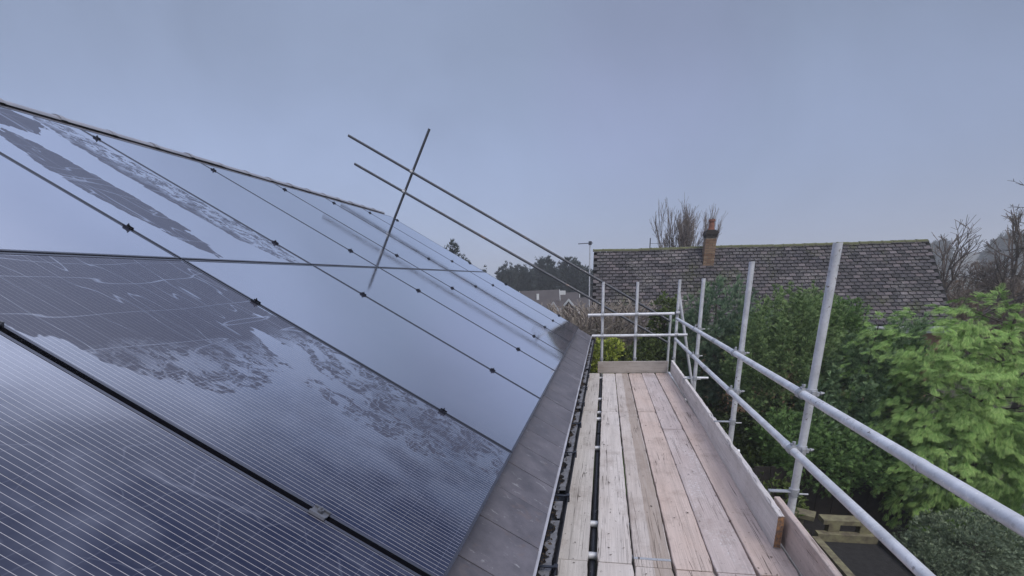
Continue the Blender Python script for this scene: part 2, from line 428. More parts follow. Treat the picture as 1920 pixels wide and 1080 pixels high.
for k in range(3800):
    yy = random.uniform(.8, 9.5); xx = cx+random.uniform(-.044, .012)
    if random.random() > .5+.5*math.sin(yy*5.3)*math.sin(yy*2.1): continue
    zz = gz-.052+random.uniform(0, .036)+abs(xx-cx)*.3; sz = random.uniform(.003, .012)
    ax = Vector((random.gauss(0,1), random.gauss(0,1), random.gauss(0,.5))).normalized(); bx = ax.orthogonal().normalized()
    c = Vector((xx, yy, zz)); w = random.uniform(.3,.7)
    mb.add([c-ax*sz, c+bx*sz*w, c+ax*sz, c-bx*sz*w], [(0,1,2,3)])
tag(link('leaf_litter', mb.mesh('leaf_litter', M['litter'])), 'brown leaf litter lying in the black gutter', 'leaf litter', kind='stuff')

# ------------------------------------------------------------------ solar panels
def glass_mat(patched, near=False):
    m, t, b = newmat('panel_glass_marked' if patched else 'panel_glass_smeared' if near else 'panel_glass'); g = G(t)
    uv = t.nodes.new('ShaderNodeUVMap').outputs[0]
    sp = g.n('ShaderNodeSeparateXYZ', {0: uv}); U, V = sp.outputs[0], sp.outputs[1]   # U = along eaves (m), V = up the slope (m)
    wob = g.noise(uv, 2.5, 2)
    fr = g.math('FRACT', g.math('DIVIDE', U, .0182))
    ln = g.ramp(g.math('ABSOLUTE', g.math('SUBTRACT', fr, .5)), .466, .482)
    fr2 = g.math('FRACT', g.math('DIVIDE', V, .0925))
    ln2 = g.ramp(g.math('ABSOLUTE', g.math('SUBTRACT', fr2, .5)), .485, .495)
    fr3 = g.math('FRACT', g.math('DIVIDE', U, .182))
    ln3 = g.ramp(g.math('ABSOLUTE', g.math('SUBTRACT', fr3, .5)), .490, .496)
    cell = g.mix(g.ramp(g.noise(uv, 3, 2), .3, .7), (.007,.011,.036), (.011,.017,.048))
    c = g.mix(g.math('MULTIPLY', ln2, .35), cell, (.10,.11,.16))
    c = g.mix(ln3, c, (.003,.004,.010))
    c = g.mix(ln, c, (.50,.49,.51))
    dust = g.ramp(g.noise(g.mapping(uv, (3, 1.2, 1)), 3, 5, .65), .4, .8)
    c = g.mix(g.math('MULTIPLY', dust, .10), c, (.35,.36,.42))
    ior = 1.8
    if patched:
        # water-film marks: a soft field from a few long patches, broken by noise and crossed by dry crack lines
        fields = []
        for (y0, v0, ry, rv, rot, amp) in PATCH:
            du = g.math('SUBTRACT', U, y0); dv = g.math('SUBTRACT', V, v0)
            ca, sa = math.cos(rot), math.sin(rot)
            a_ = g.math('DIVIDE', g.math('ADD', g.math('MULTIPLY', du, ca), g.math('MULTIPLY', dv, sa)), ry)
            b_ = g.math('DIVIDE', g.math('SUBTRACT', g.math('MULTIPLY', dv, ca), g.math('MULTIPLY', du, sa)), rv)
            r2_ = g.math('SQRT', g.math('ADD', g.math('MULTIPLY', a_, a_), g.math('MULTIPLY', b_, b_)))
            fields.append(g.math('MULTIPLY', g.math('SUBTRACT', 1.0, r2_), amp))
        f = fields[0]
        for q in fields[1:]: f = g.math('MAXIMUM', f, q)
        wv = g.n('ShaderNodeVectorMath', {0: uv, 1: g.n('ShaderNodeVectorMath', {0: g.n('ShaderNodeTexNoise', {'Vector': uv, 'Scale': 5., 'Detail': 2.}).outputs['Color'], 'Scale': .09}, operation='SCALE').outputs[0]}, operation='ADD').outputs[0]
        f = g.math('ADD', f, g.math('MULTIPLY', g.math('SUBTRACT', g.noise(g.mapping(wv, (7, 3.2, 1)), 1, 4, .6), .5), 1.5))
        mask = g.ramp(f, .0, .035)
        soft = g.math('MULTIPLY', g.ramp(g.noise(g.mapping(uv, (4.5, 3.0, 1), (2.2, .4, 0)), 1, 4, .6), .46, .62), g.ramp(V, 1.2, 1.9, 1, 0))
        def contour(vec, w, lv=.5, dt=2):      # thin wandering dry line
            return g.ramp(g.math('ABSOLUTE', g.math('SUBTRACT', g.noise(vec, 1, dt, .5), lv)), 0, w, 1, 0)
        l1 = contour(g.mapping(uv, (.6, 4.2, 1), (3,1,0)), .006)
        l2 = contour(g.mapping(g.mapping(uv, (1,1,1)), (5.5, .8, 1), (1,9,0)), .005)
        fine = g.math('MAXIMUM', contour(g.mapping(wv, (9, 26, 1), (5,5,0)), .035, .5, 1), contour(g.mapping(wv, (30, 7, 1), (2,8,0)), .04, .5, 1))
        rag = g.ramp(g.noise(g.mapping(wv, (16, 9, 1)), 1, 5, .7), .50, .53)
        net = g.ramp(g.math('ADD', V, g.math('MULTIPLY', g.noise(uv, 3, 2), .5)), 2.2, 2.4, 1, 0)
        net = g.math('MAXIMUM', net, g.ramp(g.math('SUBTRACT', U, g.math('MULTIPLY', g.noise(uv, 3, 2), .3)), 2.95, 3.05))
        brk = g.math('MULTIPLY', g.math('MAXIMUM', fine, rag), net)
        lines = g.math('MAXIMUM', brk, g.math('MULTIPLY', g.math('MAXIMUM', l1, l2), .7))
        mask = g.math('MULTIPLY', mask, g.math('SUBTRACT', 1.0, lines))
        c = g.mix(g.math('MULTIPLY', mask, .75), c, (.050,.050,.070)); mask = g.math('MAXIMUM', mask, g.math('MULTIPLY', soft, .6))
    else: mask = None
    if near:
        wv = g.n('ShaderNodeVectorMath', {0: uv, 1: g.n('ShaderNodeVectorMath', {0: g.n('ShaderNodeTexNoise', {'Vector': uv, 'Scale': 3., 'Detail': 3.}).outputs['Color'], 'Scale': .25}, operation='SCALE').outputs[0]}, operation='ADD').outputs[0]
        smear = g.ramp(g.math('ABSOLUTE', g.math('SUBTRACT', g.noise(g.mapping(wv, (2.2, 1.1, 1)), 1, 2, .5), .5)), 0, .035, 1, 0)
        smear = g.math('MULTIPLY', smear, g.ramp(g.noise(g.mapping(uv, (3,3,1)), 1, 3), .42, .6))
        thin = g.ramp(g.math('ABSOLUTE', g.math('SUBTRACT', g.noise(g.mapping(uv, (2.0, 2.6, 1), (4,4,0)), 1, 2, .5), .5)), 0, .004, 1, 0)
        blot = g.ramp(g.noise(g.mapping(wv, (4, 3, 1), (8,2,0)), 1, 4, .6), .5, .6)
        dew = g.math('MULTIPLY', g.ramp(g.math('ADD', V, g.math('MULTIPLY', g.noise(wv, 4, 3), .5)), 2.1, 2.4), g.math('SUBTRACT', 1., g.math('MULTIPLY', blot, .7)))
        filmf = g.math('MAXIMUM', g.math('MAXIMUM', g.math('MULTIPLY', smear, .22), g.math('MULTIPLY', thin, .14)), g.math('MULTIPLY', dew, .42))
        c = g.mix(filmf, c, (.27,.29,.37))
    elif not patched:
        pass
    g.set(b.inputs['Base Color'], c); b.inputs['Specular IOR Level'].default_value = 0.
    # wet coated glass: low reflection square on, climbing fast towards grazing view
    bmp = g.n('ShaderNodeBump', {'Height': g.noise(uv, 260, 2), 'Strength': .04, 'Distance': .001}).outputs[0]
    F = g.n('ShaderNodeFresnel', {'IOR': 1.5}).outputs[0]
    cv = g.n('ShaderNodeFloatCurve', {'Value': F}); pts = cv.mapping.curves[0].points
    pts[0].location = (0, 0); pts[1].location = (1, .97)
    for p_ in ((.05, .03), (.060, .07), (.075, .20), (.095, .36), (.13, .52), (.18, .70), (.30, .84)): pts.new(*p_)
    cv.mapping.update()
    fac = cv.outputs[0]
    if mask is not None: fac = g.math('MULTIPLY', fac, g.ramp(mask, 0, 1, 1, .26))
    gl = g.n('ShaderNodeBsdfGlossy', {'Color': (.93,.95,1,1), 'Roughness': g.ramp(g.noise(uv, 6, 4), .3, .7, .03, .09), 'Normal': bmp})
    ms = g.n('ShaderNodeMixShader', {0: fac}); t.links.new(b.outputs[0], ms.inputs[1]); t.links.new(gl.outputs[0], ms.inputs[2])
    t.links.new(ms.outputs[0], t.nodes['Material Output'].inputs[0])
    return m
# (Y, s, radius across, radius along slope, tilt, amplitude)
PATCH = [(2.62, 3.7, .16, .75, .0, 1.5), (3.25, 4.0, .20, .95, .0, 1.5), (2.75, 4.75, .35, .25, 0, 1.2), (3.30, 3.25, .2, .45, 0, 1.0),
         (1.75, 2.55, .62, .42, .2, 1.6), (1.62, 2.15, .38, .35, .0, 1.3), (2.17, 1.55, .20, .85, -.03, 1.3), (1.86, 1.35, .12, .38, .1, .9), (2.1, 1.0, .2, .25, 0, .9)]
M['glass'] = glass_mat(False); M['glassm'] = glass_mat(True); M['glassn'] = glass_mat(False, True)
SEAM = [-.02, 1.135, 2.30, 3.495, 4.645, 5.76, 6.87, 7.975, 9.07]
ROWS = [(.79, 2.834), (2.849, 4.90)]
PD = .40
ordn = ['nearest', 'second', 'third', 'fourth', 'fifth', 'sixth', 'seventh', 'farthest']
clamp_mb = MB().box(-.027, -.019, -.001, .027, .019, .005); clamp_mb.box(-.027,-.019,.005,.027,-.012,.011); clamp_mb.box(-.027,.012,.005,.027,.019,.011); clamp_mb.tube((0,0,.006), (0,0,.018), .0095, n=6); clamp_mb.tube((0,0,.018), (0,0,.026), .004, n=8)
clamp_mb.box(-.024, -.006, -.03, .024, .006, -.002)
clamp_me = clamp_mb.mesh('clamp', M['frame']); clamp_near = clamp_mb.mesh('clamp', M['clampgrey'])
for ri, (s0, s1) in enumerate(ROWS):
    for i in range(8):
        Y0, Y1 = SEAM[i]+(.011 if i == 1 else .006), SEAM[i+1]-(.011 if i == 0 else .006)
        if ri == 1 and i == 0: pass
        L = s1-s0; Wd = Y1-Y0; fw = .011
        d = 'plain'
        if ri == 0: lab = f'{ordn[i]} solar panel of the lower row along the eaves tiles'
        else: lab = f'{ordn[i]} solar panel of the upper row below the roof ridge'
        if (ri, i) == (0, 1): lab = 'large near solar panel of the lower row with broad dark water marks'
        if (ri, i) == (0, 0): lab = 'dark blue solar panel in the near corner, of the lower row'
        if (ri, i) == (1, 2): lab = 'solar panel of the upper row streaked with dark water marks'
        t_ = thing('solar_panel', lab, 'solar panel', P(s0, Y0, PD), (0, TH, 0), 'solar panels on the roof')
        f = MB(); h = -.035
        f.box(-fw, 0, h, 0, Wd, 0); f.box(-L, 0, h, -L+fw, Wd, 0); f.box(-L+fw, 0, h, -fw, fw, 0); f.box(-L+fw, Wd-fw, h, -fw, Wd, 0)
        fo = link('frame', f.mesh('frame', [M['frame'], M['frame_side_lit'], M['lip']]), t_)
        for q_ in (1, 7, 13, 19): fo.data.polygons[q_].material_index = 2
        fo.data.polygons[3].material_index = 1   # lower edge face
        gm = MB().box(-L+fw, fw, -.008, -fw, Wd-fw, -.0015)
        me = gm.mesh('glass', M['glassm'] if (ri, i) in ((0,1), (1,2)) else M['glassn'] if (ri, i) == (0,0) else M['glass'])
        uvl = me.uv_layers.new(name='UVMap')
        for lp in me.loops:
            co = me.vertices[lp.vertex_index].co; uvl.data[lp.index].uv = (Y0+co.y, s0-co.x)
        link('glass', me, t_)
        for sc_ in ((1.225, 2.385) if ri == 0 else (3.17, 4.75)):
            if i < 7: link('clamp', clamp_near if (ri, i) == (0, 0) else clamp_me, t_, (-(sc_-s0), Wd+(.011 if i == 0 else .006), .0005)).scale = ((1,1,1) if i == 0 else (.72,.72,.9))
        if i == 7:
            for sc_ in ((1.225, 2.385) if ri == 0 else (3.17, 4.75)): link('clamp', clamp_me, t_, (-(sc_-s0), Wd+.004, .0005))
for k, sr in enumerate((1.225, 2.385, 3.17, 4.75)):
    mb = MB().box(-.02, -1, -.085, .02, 9.1, -.036, RM(sr, 0, PD))
    tag(link('mounting_rail', mb.mesh('mounting_rail', M['rail'])), ['lowest', 'second lowest', 'second highest', 'highest'][k]+' aluminium rail under the solar panels', 'rail', 'mounting rails')

# ------------------------------------------------------------------ scaffold boards
def board_mesh(w, L, th, mat, seed, crook=.003, rag=.0018):
    rnd = random.Random(seed); n = max(4, int(L/.08)); mb = MB()
    bow = rnd.uniform(-crook, crook)
    ring = []
    for j in range(n+1):
        y = L*j/n; bx = bow*math.sin(math.pi*j/n)
        l = -w/2+bx+rnd.uniform(-rag, rag); r = w/2+bx+rnd.uniform(-rag, rag); z = rnd.uniform(-.0008, .0008); bv = .004
        if j in (0, n): l += .006; r -= .006
        ring.append([(l,y,-th),(l,y,-bv),(l+bv,y,z),(r-bv,y,z),(r,y,-bv),(r,y,-th)])
    for j, rg_ in enumerate(ring): mb.v += rg_
    for j in range(n):
        for i in range(6):
            a = j*6+i; b2 = j*6+(i+1) % 6; mb.f.append((a, b2, b2+6, a+6))
    mb.f.append((0,1,2,3,4,5)); mb.f.append(tuple(n*6+i for i in (5,4,3,2,1,0)))
    mb.f = [tuple(reversed(f)) for f in mb.f]
    return mb.mesh('board', mat)
lanes = [(-.176, .222), (.094, .211), (.317, .217), (.546, .218), (.771, .2175), (.999, .217)]
wm = [wood_mat('board_bleached_a', (.63,.60,.585), (.44,.405,.385), .6, seed=1.),
      wood_mat('board_bleached_b', (.65,.605,.59), (.47,.42,.39), .6, seed=2.),
      wood_mat('board_worn', (.585,.53,.505), (.42,.36,.325), .6, seed=3., strip=(.0, .105)),
      wood_mat('board_tan', (.61,.505,.46), (.48,.37,.32), .6, seed=4.),
      wood_mat('board_painted', (.57,.49,.475), (.43,.355,.34), .5, .85, seed=5.),
      wood_mat('board_pink', (.62,.505,.46), (.48,.36,.31), .6, .15, seed=6.)]
segs = [[(.4, 2.455), (2.463, 5.86), (5.868, 8.43)], [(.4, 2.455), (2.463, 5.85), (5.858, 8.40)], [(.3, 2.435), (2.443, 5.62), (5.628, 8.40)],
        [(.3, 2.43), (2.44, 5.86), (5.868, 8.40)], [(.4, 2.43), (2.44, 5.15), (5.158, 8.40)], [(.3, 2.43), (2.44, 5.86), (5.868, 8.40)]]
lane_txt = ['beside the gutter, left of the open gap', 'just right of the open gap', 'second from the open gap, with a worn brown strip', 'third from the open gap, tan', 'fourth from the open gap, splashed with white', 'running along the side toe board']
seg_txt = ['near end of the bleached board', 'long middle board', 'far board']
brds = {}
for li, (xc, w) in enumerate(lanes):
    for si, (ya, yb) in enumerate(segs[li]):
        o = link('scaffold_board', board_mesh(w, yb-ya, .038, wm[li], li*7+si), None, (xc, ya, random.uniform(-.003, .0)), (random.uniform(-.0006,.0006), random.uniform(-.004,.004), random.uniform(-.0008,.0008)))
        tag(o, ['short near', 'long middle', 'far'][si]+' scaffold board '+lane_txt[li], 'scaffold board', 'boards of the scaffold deck')
        brds[li, si] = o
# steel end band on the worn board
mb = MB().box(-.108, .07, .0006, .108, .092, .003)
for q in (-.09, -.03, .03, .09): mb.tube((q, .081, .003), (q, .081, .0045), .004, n=6)
link('end_band', mb.mesh('end_band', M['fitting']), brds[2, 1])
# shims/ledger seen in the gap
# toe boards
wt = wood_mat('toe_board_old', (.80,.75,.73), (.52,.46,.43), .7, .2, seed=8.)
wt2 = wood_mat('toe_board_pink', (.62,.52,.48), (.46,.32,.26), .5, .1, seed=9.)
wt3 = wood_mat('toe_board_end', (.46,.425,.40), (.27,.24,.22), .7, seed=10.)
def toe(name, lab, mat, a, b, h, th, seed, rag=.004, broken=False):
    """upright board from a to b (ground line), world metres"""
    a = Vector(a); b = Vector(b); L = (b-a).length; d = (b-a).normalized(); nrm = Vector((d.y, -d.x, 0))
    rnd = random.Random(seed); n = max(4, int(L/.05)); mb = MB()
    for j in range(n+1):
        p = Vector((0, L*j/n, 0)); jt = rnd.uniform(-rag, rag); z = h+jt
        if broken and (j in (n-1, n-2) or (.55 < j/n < .62)): z -= rnd.uniform(.004, .02)
        xs = rnd.uniform(-.001, .001)
        mb.v += [(xs, p.y, .002), (xs, p.y, z-.004), (.004, p.y, z), (th-.004, p.y, z+rnd.uniform(-rag,rag)*.3), (th+xs, p.y, z-.004), (th+xs, p.y, .002)]
    for j in range(n):
        for i in range(6):
            a0 = j*6+i; b0 = j*6+(i+1) % 6; mb.f.append((a0, a0+6, b0+6, b0))
    mb.f.append((0,1,2,3,4,5)); mb.f.append(tuple(n*6+i for i in (5,4,3,2,1,0)))
    ang = math.atan2(d.x, d.y)
    o = link(name, mb.mesh(name, mat), None, a, (0, 0, -ang)); tag(o, lab, 'toe board', 'toe boards round the deck'); return o
# toe mats want the grain along local y: same as deck mats
tb = toe('toe_board', 'split bleached toe board with a broken near end beside the railing', wt, (1.050, 2.73, 0), (1.094, 5.0, 0), .228, .038, 1, .004, True)
toe('toe_board', 'far whitish toe board along the side of the deck', wt, (1.098, 5.02, 0), (1.142, 8.40, 0), .222, .036, 2, .003)
toe('toe_board', 'near pinkish toe board stained brown, outside the broken one', wt2, (1.116, .3, 0), (1.119, 3.02, 0), .220, .036, 3, .0008)
o = toe('toe_board', 'short grey toe board across the far end of the deck', wt3, (-.10, 8.455, 0), (1.095, 8.455, 0), .205, .036, 4, .002)
M['endgrain'] = simple('raw_end_grain', (.42,.22,.10), .9, var=.25, scale=60, bump=.8, bscale=120, col2=(.12,.10,.09))
mb = MB().box(.001, -.004, .10, .037, -.0005, .222); mb.box(.001, -.003, .01, .037, -.0005, .098)
eg = link('end_grain', mb.mesh('end_grain', M['endgrain']), tb)
# loose splinters on the broken top edge and dark splits
mb = MB(); rnd = random.Random(5)
for k in range(9):
    yy = rnd.uniform(.1, 1.3); L = rnd.uniform(.08, .3); z = .222+rnd.uniform(-.01, .008)
    mb.add([(.002, yy, z-.006), (.012, yy, z-.006), (.008, yy+L*.3, z+.010), (.004, yy+L, z-.002), (.014, yy+L, z-.006)], [(0,1,2),(0,2,3),(1,4,2),(2,4,3)])
link('splinters', mb.mesh('splinters', wt), tb)
# loose twigs / leaf crumbs on the deck
mb = MB(); rnd = random.Random(11)
for k in range(170):
    c = Vector((rnd.uniform(-.25, 1.05), rnd.uniform(1.9, 8.2), .004)); a_ = rnd.uniform(0, 6.28); L = rnd.uniform(.004, .014)
    d = Vector((math.cos(a_), math.sin(a_), 0)); q = Vector((-d.y, d.x, 0))*L*rnd.uniform(.2,.6)
    mb.add([c-d*L, c+q, c+d*L+Vector((0,0,.004)), c-q], [(0,1,2,3)])
tag(link('deck_crumbs', mb.mesh('deck_crumbs', M['litter'])), 'dark crumbs and leaf bits scattered on the boards', 'debris', kind='stuff')

# ------------------------------------------------------------------ scaffold tubes
scaf = thing('scaffold', 'grey tube scaffold with double guard rails round the boarded deck', 'scaffold', (1.26, 5.5, GZ))
off = Vector(scaf.location)
def tube(name, a, b, mat='galv', label=None):
    return part(name, MB().pipe(a, b), M[mat], scaf, True, label=label)
PX = 1.258
posts = [(PX, 3.09, 1.745), (PX, 4.70, 1.695), (PX, 6.80, 1.55)]
for x_, y_, z_ in posts: tube('standard', (x_, y_, GZ), (x_+.002, y_, z_))
tube('standard', (PX, 1.2, GZ), (PX, 1.2, 1.75))
tube('standard', (1.215, 8.62, GZ), (1.222, 8.62, 1.53))
tube('standard', (-.04, 8.62, GZ), (-.035, 8.62, 1.54), label='far left standard beside the roof edge')
tube('standard', (.548, 8.62, GZ), (.54, 8.62, 1.52), label='middle standard of the far end')
# side guard rails (inside the standards): two lengths each with sleeve
tube('guard_rail', (1.207, -.6, .88), (1.204, 5.55, .90)); tube('guard_rail', (1.204, 5.56, .90), (1.198, 8.47, .905))
tube('guard_rail', (1.207, -.6, .50), (1.204, 5.85, .535)); tube('guard_rail', (1.204, 5.86, .535), (1.200, 8.50, .565))
# end guard rails
tube('guard_rail', (-.29, 8.568, 1.0), (1.165, 8.568, .985)); tube('guard_rail', (-.215, 8.568, .64), (1.40, 8.568, .625))
# sloping rails beyond the gable
SY = 10.06
RA, RB, RC, RD = (-5.122, SY, 4.507), (1.296, SY, .727), (-5.071, SY, 4.007), (1.275, SY, .304)
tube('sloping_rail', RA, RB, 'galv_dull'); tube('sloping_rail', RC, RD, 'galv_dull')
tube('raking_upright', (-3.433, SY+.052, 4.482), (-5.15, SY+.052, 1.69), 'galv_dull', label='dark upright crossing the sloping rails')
tube('standard', (1.305, SY+.05, GZ), (1.305, SY+.05, .86))
# diagonal brace and transom stub at the far end
tube('brace', (1.27, 8.95, 1.30), (2.08, 8.95, GZ+.02)); tube('transom', (.9, 9.0, -.19), (1.90, 9.0, -.215))
# ledgers and transoms under the boards
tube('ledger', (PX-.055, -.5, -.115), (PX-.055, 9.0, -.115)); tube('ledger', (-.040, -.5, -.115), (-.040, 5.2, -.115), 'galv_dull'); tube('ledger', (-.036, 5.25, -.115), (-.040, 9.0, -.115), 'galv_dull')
for yy, xe in ((1.15,1.3), (2.30,1.10), (2.62,1.10), (3.035,1.36), (4.65,1.34), (5.72,1.12), (6.02,1.1), (6.75,1.35), (8.30,1.15)): tube('transom', (-.30, yy, -.0655), (xe, yy, -.0655))
# couplers
cm = MB()
cm.tube((-.052, -.028, 0), (-.052, .028, 0), .0315, n=16); cm.tube((0, 0, -.028), (0, 0, .028), .0315, n=16)
cm.box(-.036, -.022, -.022, -.016, .022, .022)
cm.box(-.062, -.02, .026, -.042, .02, .040); cm.tube((-.052, -.012, .030), (-.052, -.012, .062), .006, n=6); cm.tube((-.052, -.012, .048), (-.052, -.012, .060), .011, n=6)
cm.box(.026, -.02, -.012, .040, .02, .012); cm.tube((.030, .0, 0), (.078, .014, 0), .006, n=6); cm.tube((.052, .006, 0), (.064, .010, 0), .0115, n=6)
cm.box(-.01, -.046, -.022, .012, -.026, .022)
cpl = cm.mesh('coupler', M['fitting'], True)
# coupler local: tube along y at x=-.052, tube along z at origin
for x_, y_, z_ in posts+[(PX, 1.2, 0)]:
    for zz, xr in ((.89, 1.2055), (.52, 1.2055), (-.115, 1.203)):
        z2 = zz+(y_-3)*(.006 if zz == .52 else .003 if zz == .89 else 0)
        place('coupler', cpl, scaf, (xr+.052, y_, z2))
# end couplers: rail along x in front of standards
for x_ in (-.038, .543, 1.218):
    for zz in (.993, .632): place('coupler', cpl, scaf, (x_, 8.62, zz), (0, 0, R(90)))
for (x_, zz) in ((-3.63, 0), (-3.865, 0)):
    pass
dirn = Vector((ST, 0, CT))
for (pa, pb) in ((RA, RB), (RC, RD)):
    d1 = Vector((pb[0]-pa[0], pb[2]-pa[2])); d2_ = Vector((-1.717, -2.792)); A = Vector((pa[0], pa[2])); B = Vector((-3.433, 4.482)); den = d1.x*d2_.y-d1.y*d2_.x
    tt = ((B.x-A.x)*d2_.y-(B.y-A.y)*d2_.x)/den; X_ = A+d1*tt
    o = place('coupler', cpl, scaf, (X_.x, SY+.052, X_.y)); o.rotation_euler = (Matrix.Rotation(TH, 3, 'Y') @ Matrix.Rotation(R(90), 3, 'Z')).to_euler()
# sleeves on rails
for (a, b) in (((1.204, 5.49, .8998), (1.204, 5.62, .9001)), ((1.204, 5.79, .535), (1.204, 5.92, .5355)), ((1.2055, 3.17, .5185), (1.2055, 3.22, .5190)), ((1.2062, 1.9, .8865), (1.2062, 1.94, .8866))):
    part('sleeve', MB().tube(a, b, .0268, n=18), M['fitting'] if a[1] > 5 else M['galv'], scaf, True)
# toe board clips
for yy, xx in ((3.09, 1.16), (4.70, 1.145), (6.8, 1.16)):
    b = MB().box(xx-.055, yy-.02, .226, PX-.02, yy+.02, .232); b.box(xx-.055, yy-.02, .16, xx-.051, yy+.02, .228)
    b.tube((PX, yy, .20), (PX, yy, .25), .031, n=14); b.tube((PX+.02, yy-.03, .225), (PX+.075, yy-.03, .225), .006, n=6)
    part('toe_board_clip', b, M['fitting'], scaf)
for x_ in (-.04, .545, 1.215): part('standard_collar', MB().tube((x_, 8.62, .205), (x_, 8.62, .24), .033, n=14), M['fitting'], scaf, True)

# ------------------------------------------------------------------ foliage generators
def proto_frond():
    """drooping flat cypress spray with side sprigs, length 1 along +x"""
    v = []; f = []; tip = []
    def q(p, t): v.append(p); tip.append(t); return len(v)-1
    def z(x, y): return -.30*x*x-.25*abs(y)
    a = q((0,-.02,0),0); b = q((0,.02,0),0); c = q((1,0,z(1,0)),1); m1 = q((.55,-.03,z(.55,.03)),.4); m2 = q((.55,.03,z(.55,.03)),.4)
    f += [(a,m1,m2,b),(m1,c,m2)]
    for x0, L in ((.08,.32),(.22,.40),(.36,.42),(.50,.38),(.63,.32),(.76,.24)):
        for s in (-1,1):
            p0 = (x0, 0, z(x0,0)+.01); p1 = (x0+L*.45, s*L*.50, z(x0+L*.5, L*.5)+.02); p2 = (x0+L*.80, s*L*.95, z(x0+L*.8, L*.95)); p3 = (x0+L*.30, s*L*.56, z(x0+L*.3, L*.56))
            i = [q(p0,.1), q(p2,1), q(p3,.5)]; f.append(tuple(i) if s > 0 else tuple(reversed(i)))
    return np.array(v), f, np.array(tip)
def proto_tuft(n=7, w=.055, spread=.55):
    v = []; f = []; tip = []
    for i in range(n):
        a = 2.4*i; rr = spread*(.25+.75*((i*.618) % 1)); d = Vector((1, rr*math.cos(a), rr*math.sin(a))).normalized()
        L = .75+.25*((i*.37) % 1); s = d.orthogonal().normalized()*w; o = len(v); b = Vector((.12*((i*.7) % 1), 0, 0))
        v += [tuple(b), tuple(b+d*L*.55+s*.8), tuple(b+d*L), tuple(b+d*L*.55-s*.8)]; tip += [0,.5,1,.5]
        f.append((o,o+1,o+2,o+3))
    return np.array(v), f, np.array(tip)
def proto_leaf(n=4):
    v = []; f = []; tip = []
    for i in range(n):
        a = i*2.1; d = Vector((.75, .6*math.cos(a), .6*math.sin(a))).normalized(); s = d.orthogonal().normalized(); up = d.cross(s)
        b = Vector((.1*i, 0, 0)); L = .8; w = .2; o = len(v)
        v += [tuple(b), tuple(b+d*L*.45+s*w), tuple(b+d*L-up*.08), tuple(b+d*L*.45-s*w), tuple(b+d*L*.5+up*.08)]; tip += [0,.5,1,.5,.5]
        f += [(o,o+1,o+4),(o+1,o+2,o+4),(o+2,o+3,o+4),(o+3,o,o+4)]
    return np.array(v), f, np.array(tip)
FROND, TUFT, LEAF = proto_frond(), proto_tuft(), proto_leaf()
TUFT_S = proto_tuft(6, .10, .7)

def scatter(name, proto, pos, dirs, ups, size, tint, mat, parent):
    V, F, T = proto; N = len(pos)
    X = dirs/np.linalg.norm(dirs, axis=1, keepdims=True)
    Yv = np.cross(ups, X); Yv /= np.linalg.norm(Yv, axis=1, keepdims=True)+1e-9
    Z = np.cross(X, Yv)
    B = np.stack([X, Yv, Z], axis=1)*size[:, None, None]
    VV = np.einsum('vk,nkj->nvj', V, B)+pos[:, None, :]
    nv = len(V); VV = VV.reshape(-1, 3)
    lens = np.array([len(f) for f in F]); flat = np.concatenate([np.array(f) for f in F])
    idx = (flat[None, :]+(np.arange(N)*nv)[:, None]).ravel()
    ltot = np.tile(lens, N); lst = np.concatenate([[0], np.cumsum(ltot)[:-1]])
    me = bpy.data.meshes.new(name); me.vertices.add(len(VV)); me.vertices.foreach_set('co', VV.ravel().astype(np.float32))
    me.loops.add(len(idx)); me.loops.foreach_set('vertex_index', idx.astype(np.int32))
    me.polygons.add(len(ltot)); me.polygons.foreach_set('loop_start', lst.astype(np.int32)); me.polygons.foreach_set('loop_total', ltot.astype(np.int32))
    me.update(calc_edges=True)
    at = me.attributes.new('tint', 'FLOAT', 'POINT'); at.data.foreach_set('value', np.repeat(tint, nv).astype(np.float32))
    at = me.attributes.new('tip', 'FLOAT', 'POINT'); at.data.foreach_set('value', np.tile(T, N).astype(np.float32))
    me.materials.append(mat)
    return link(name, me, parent)

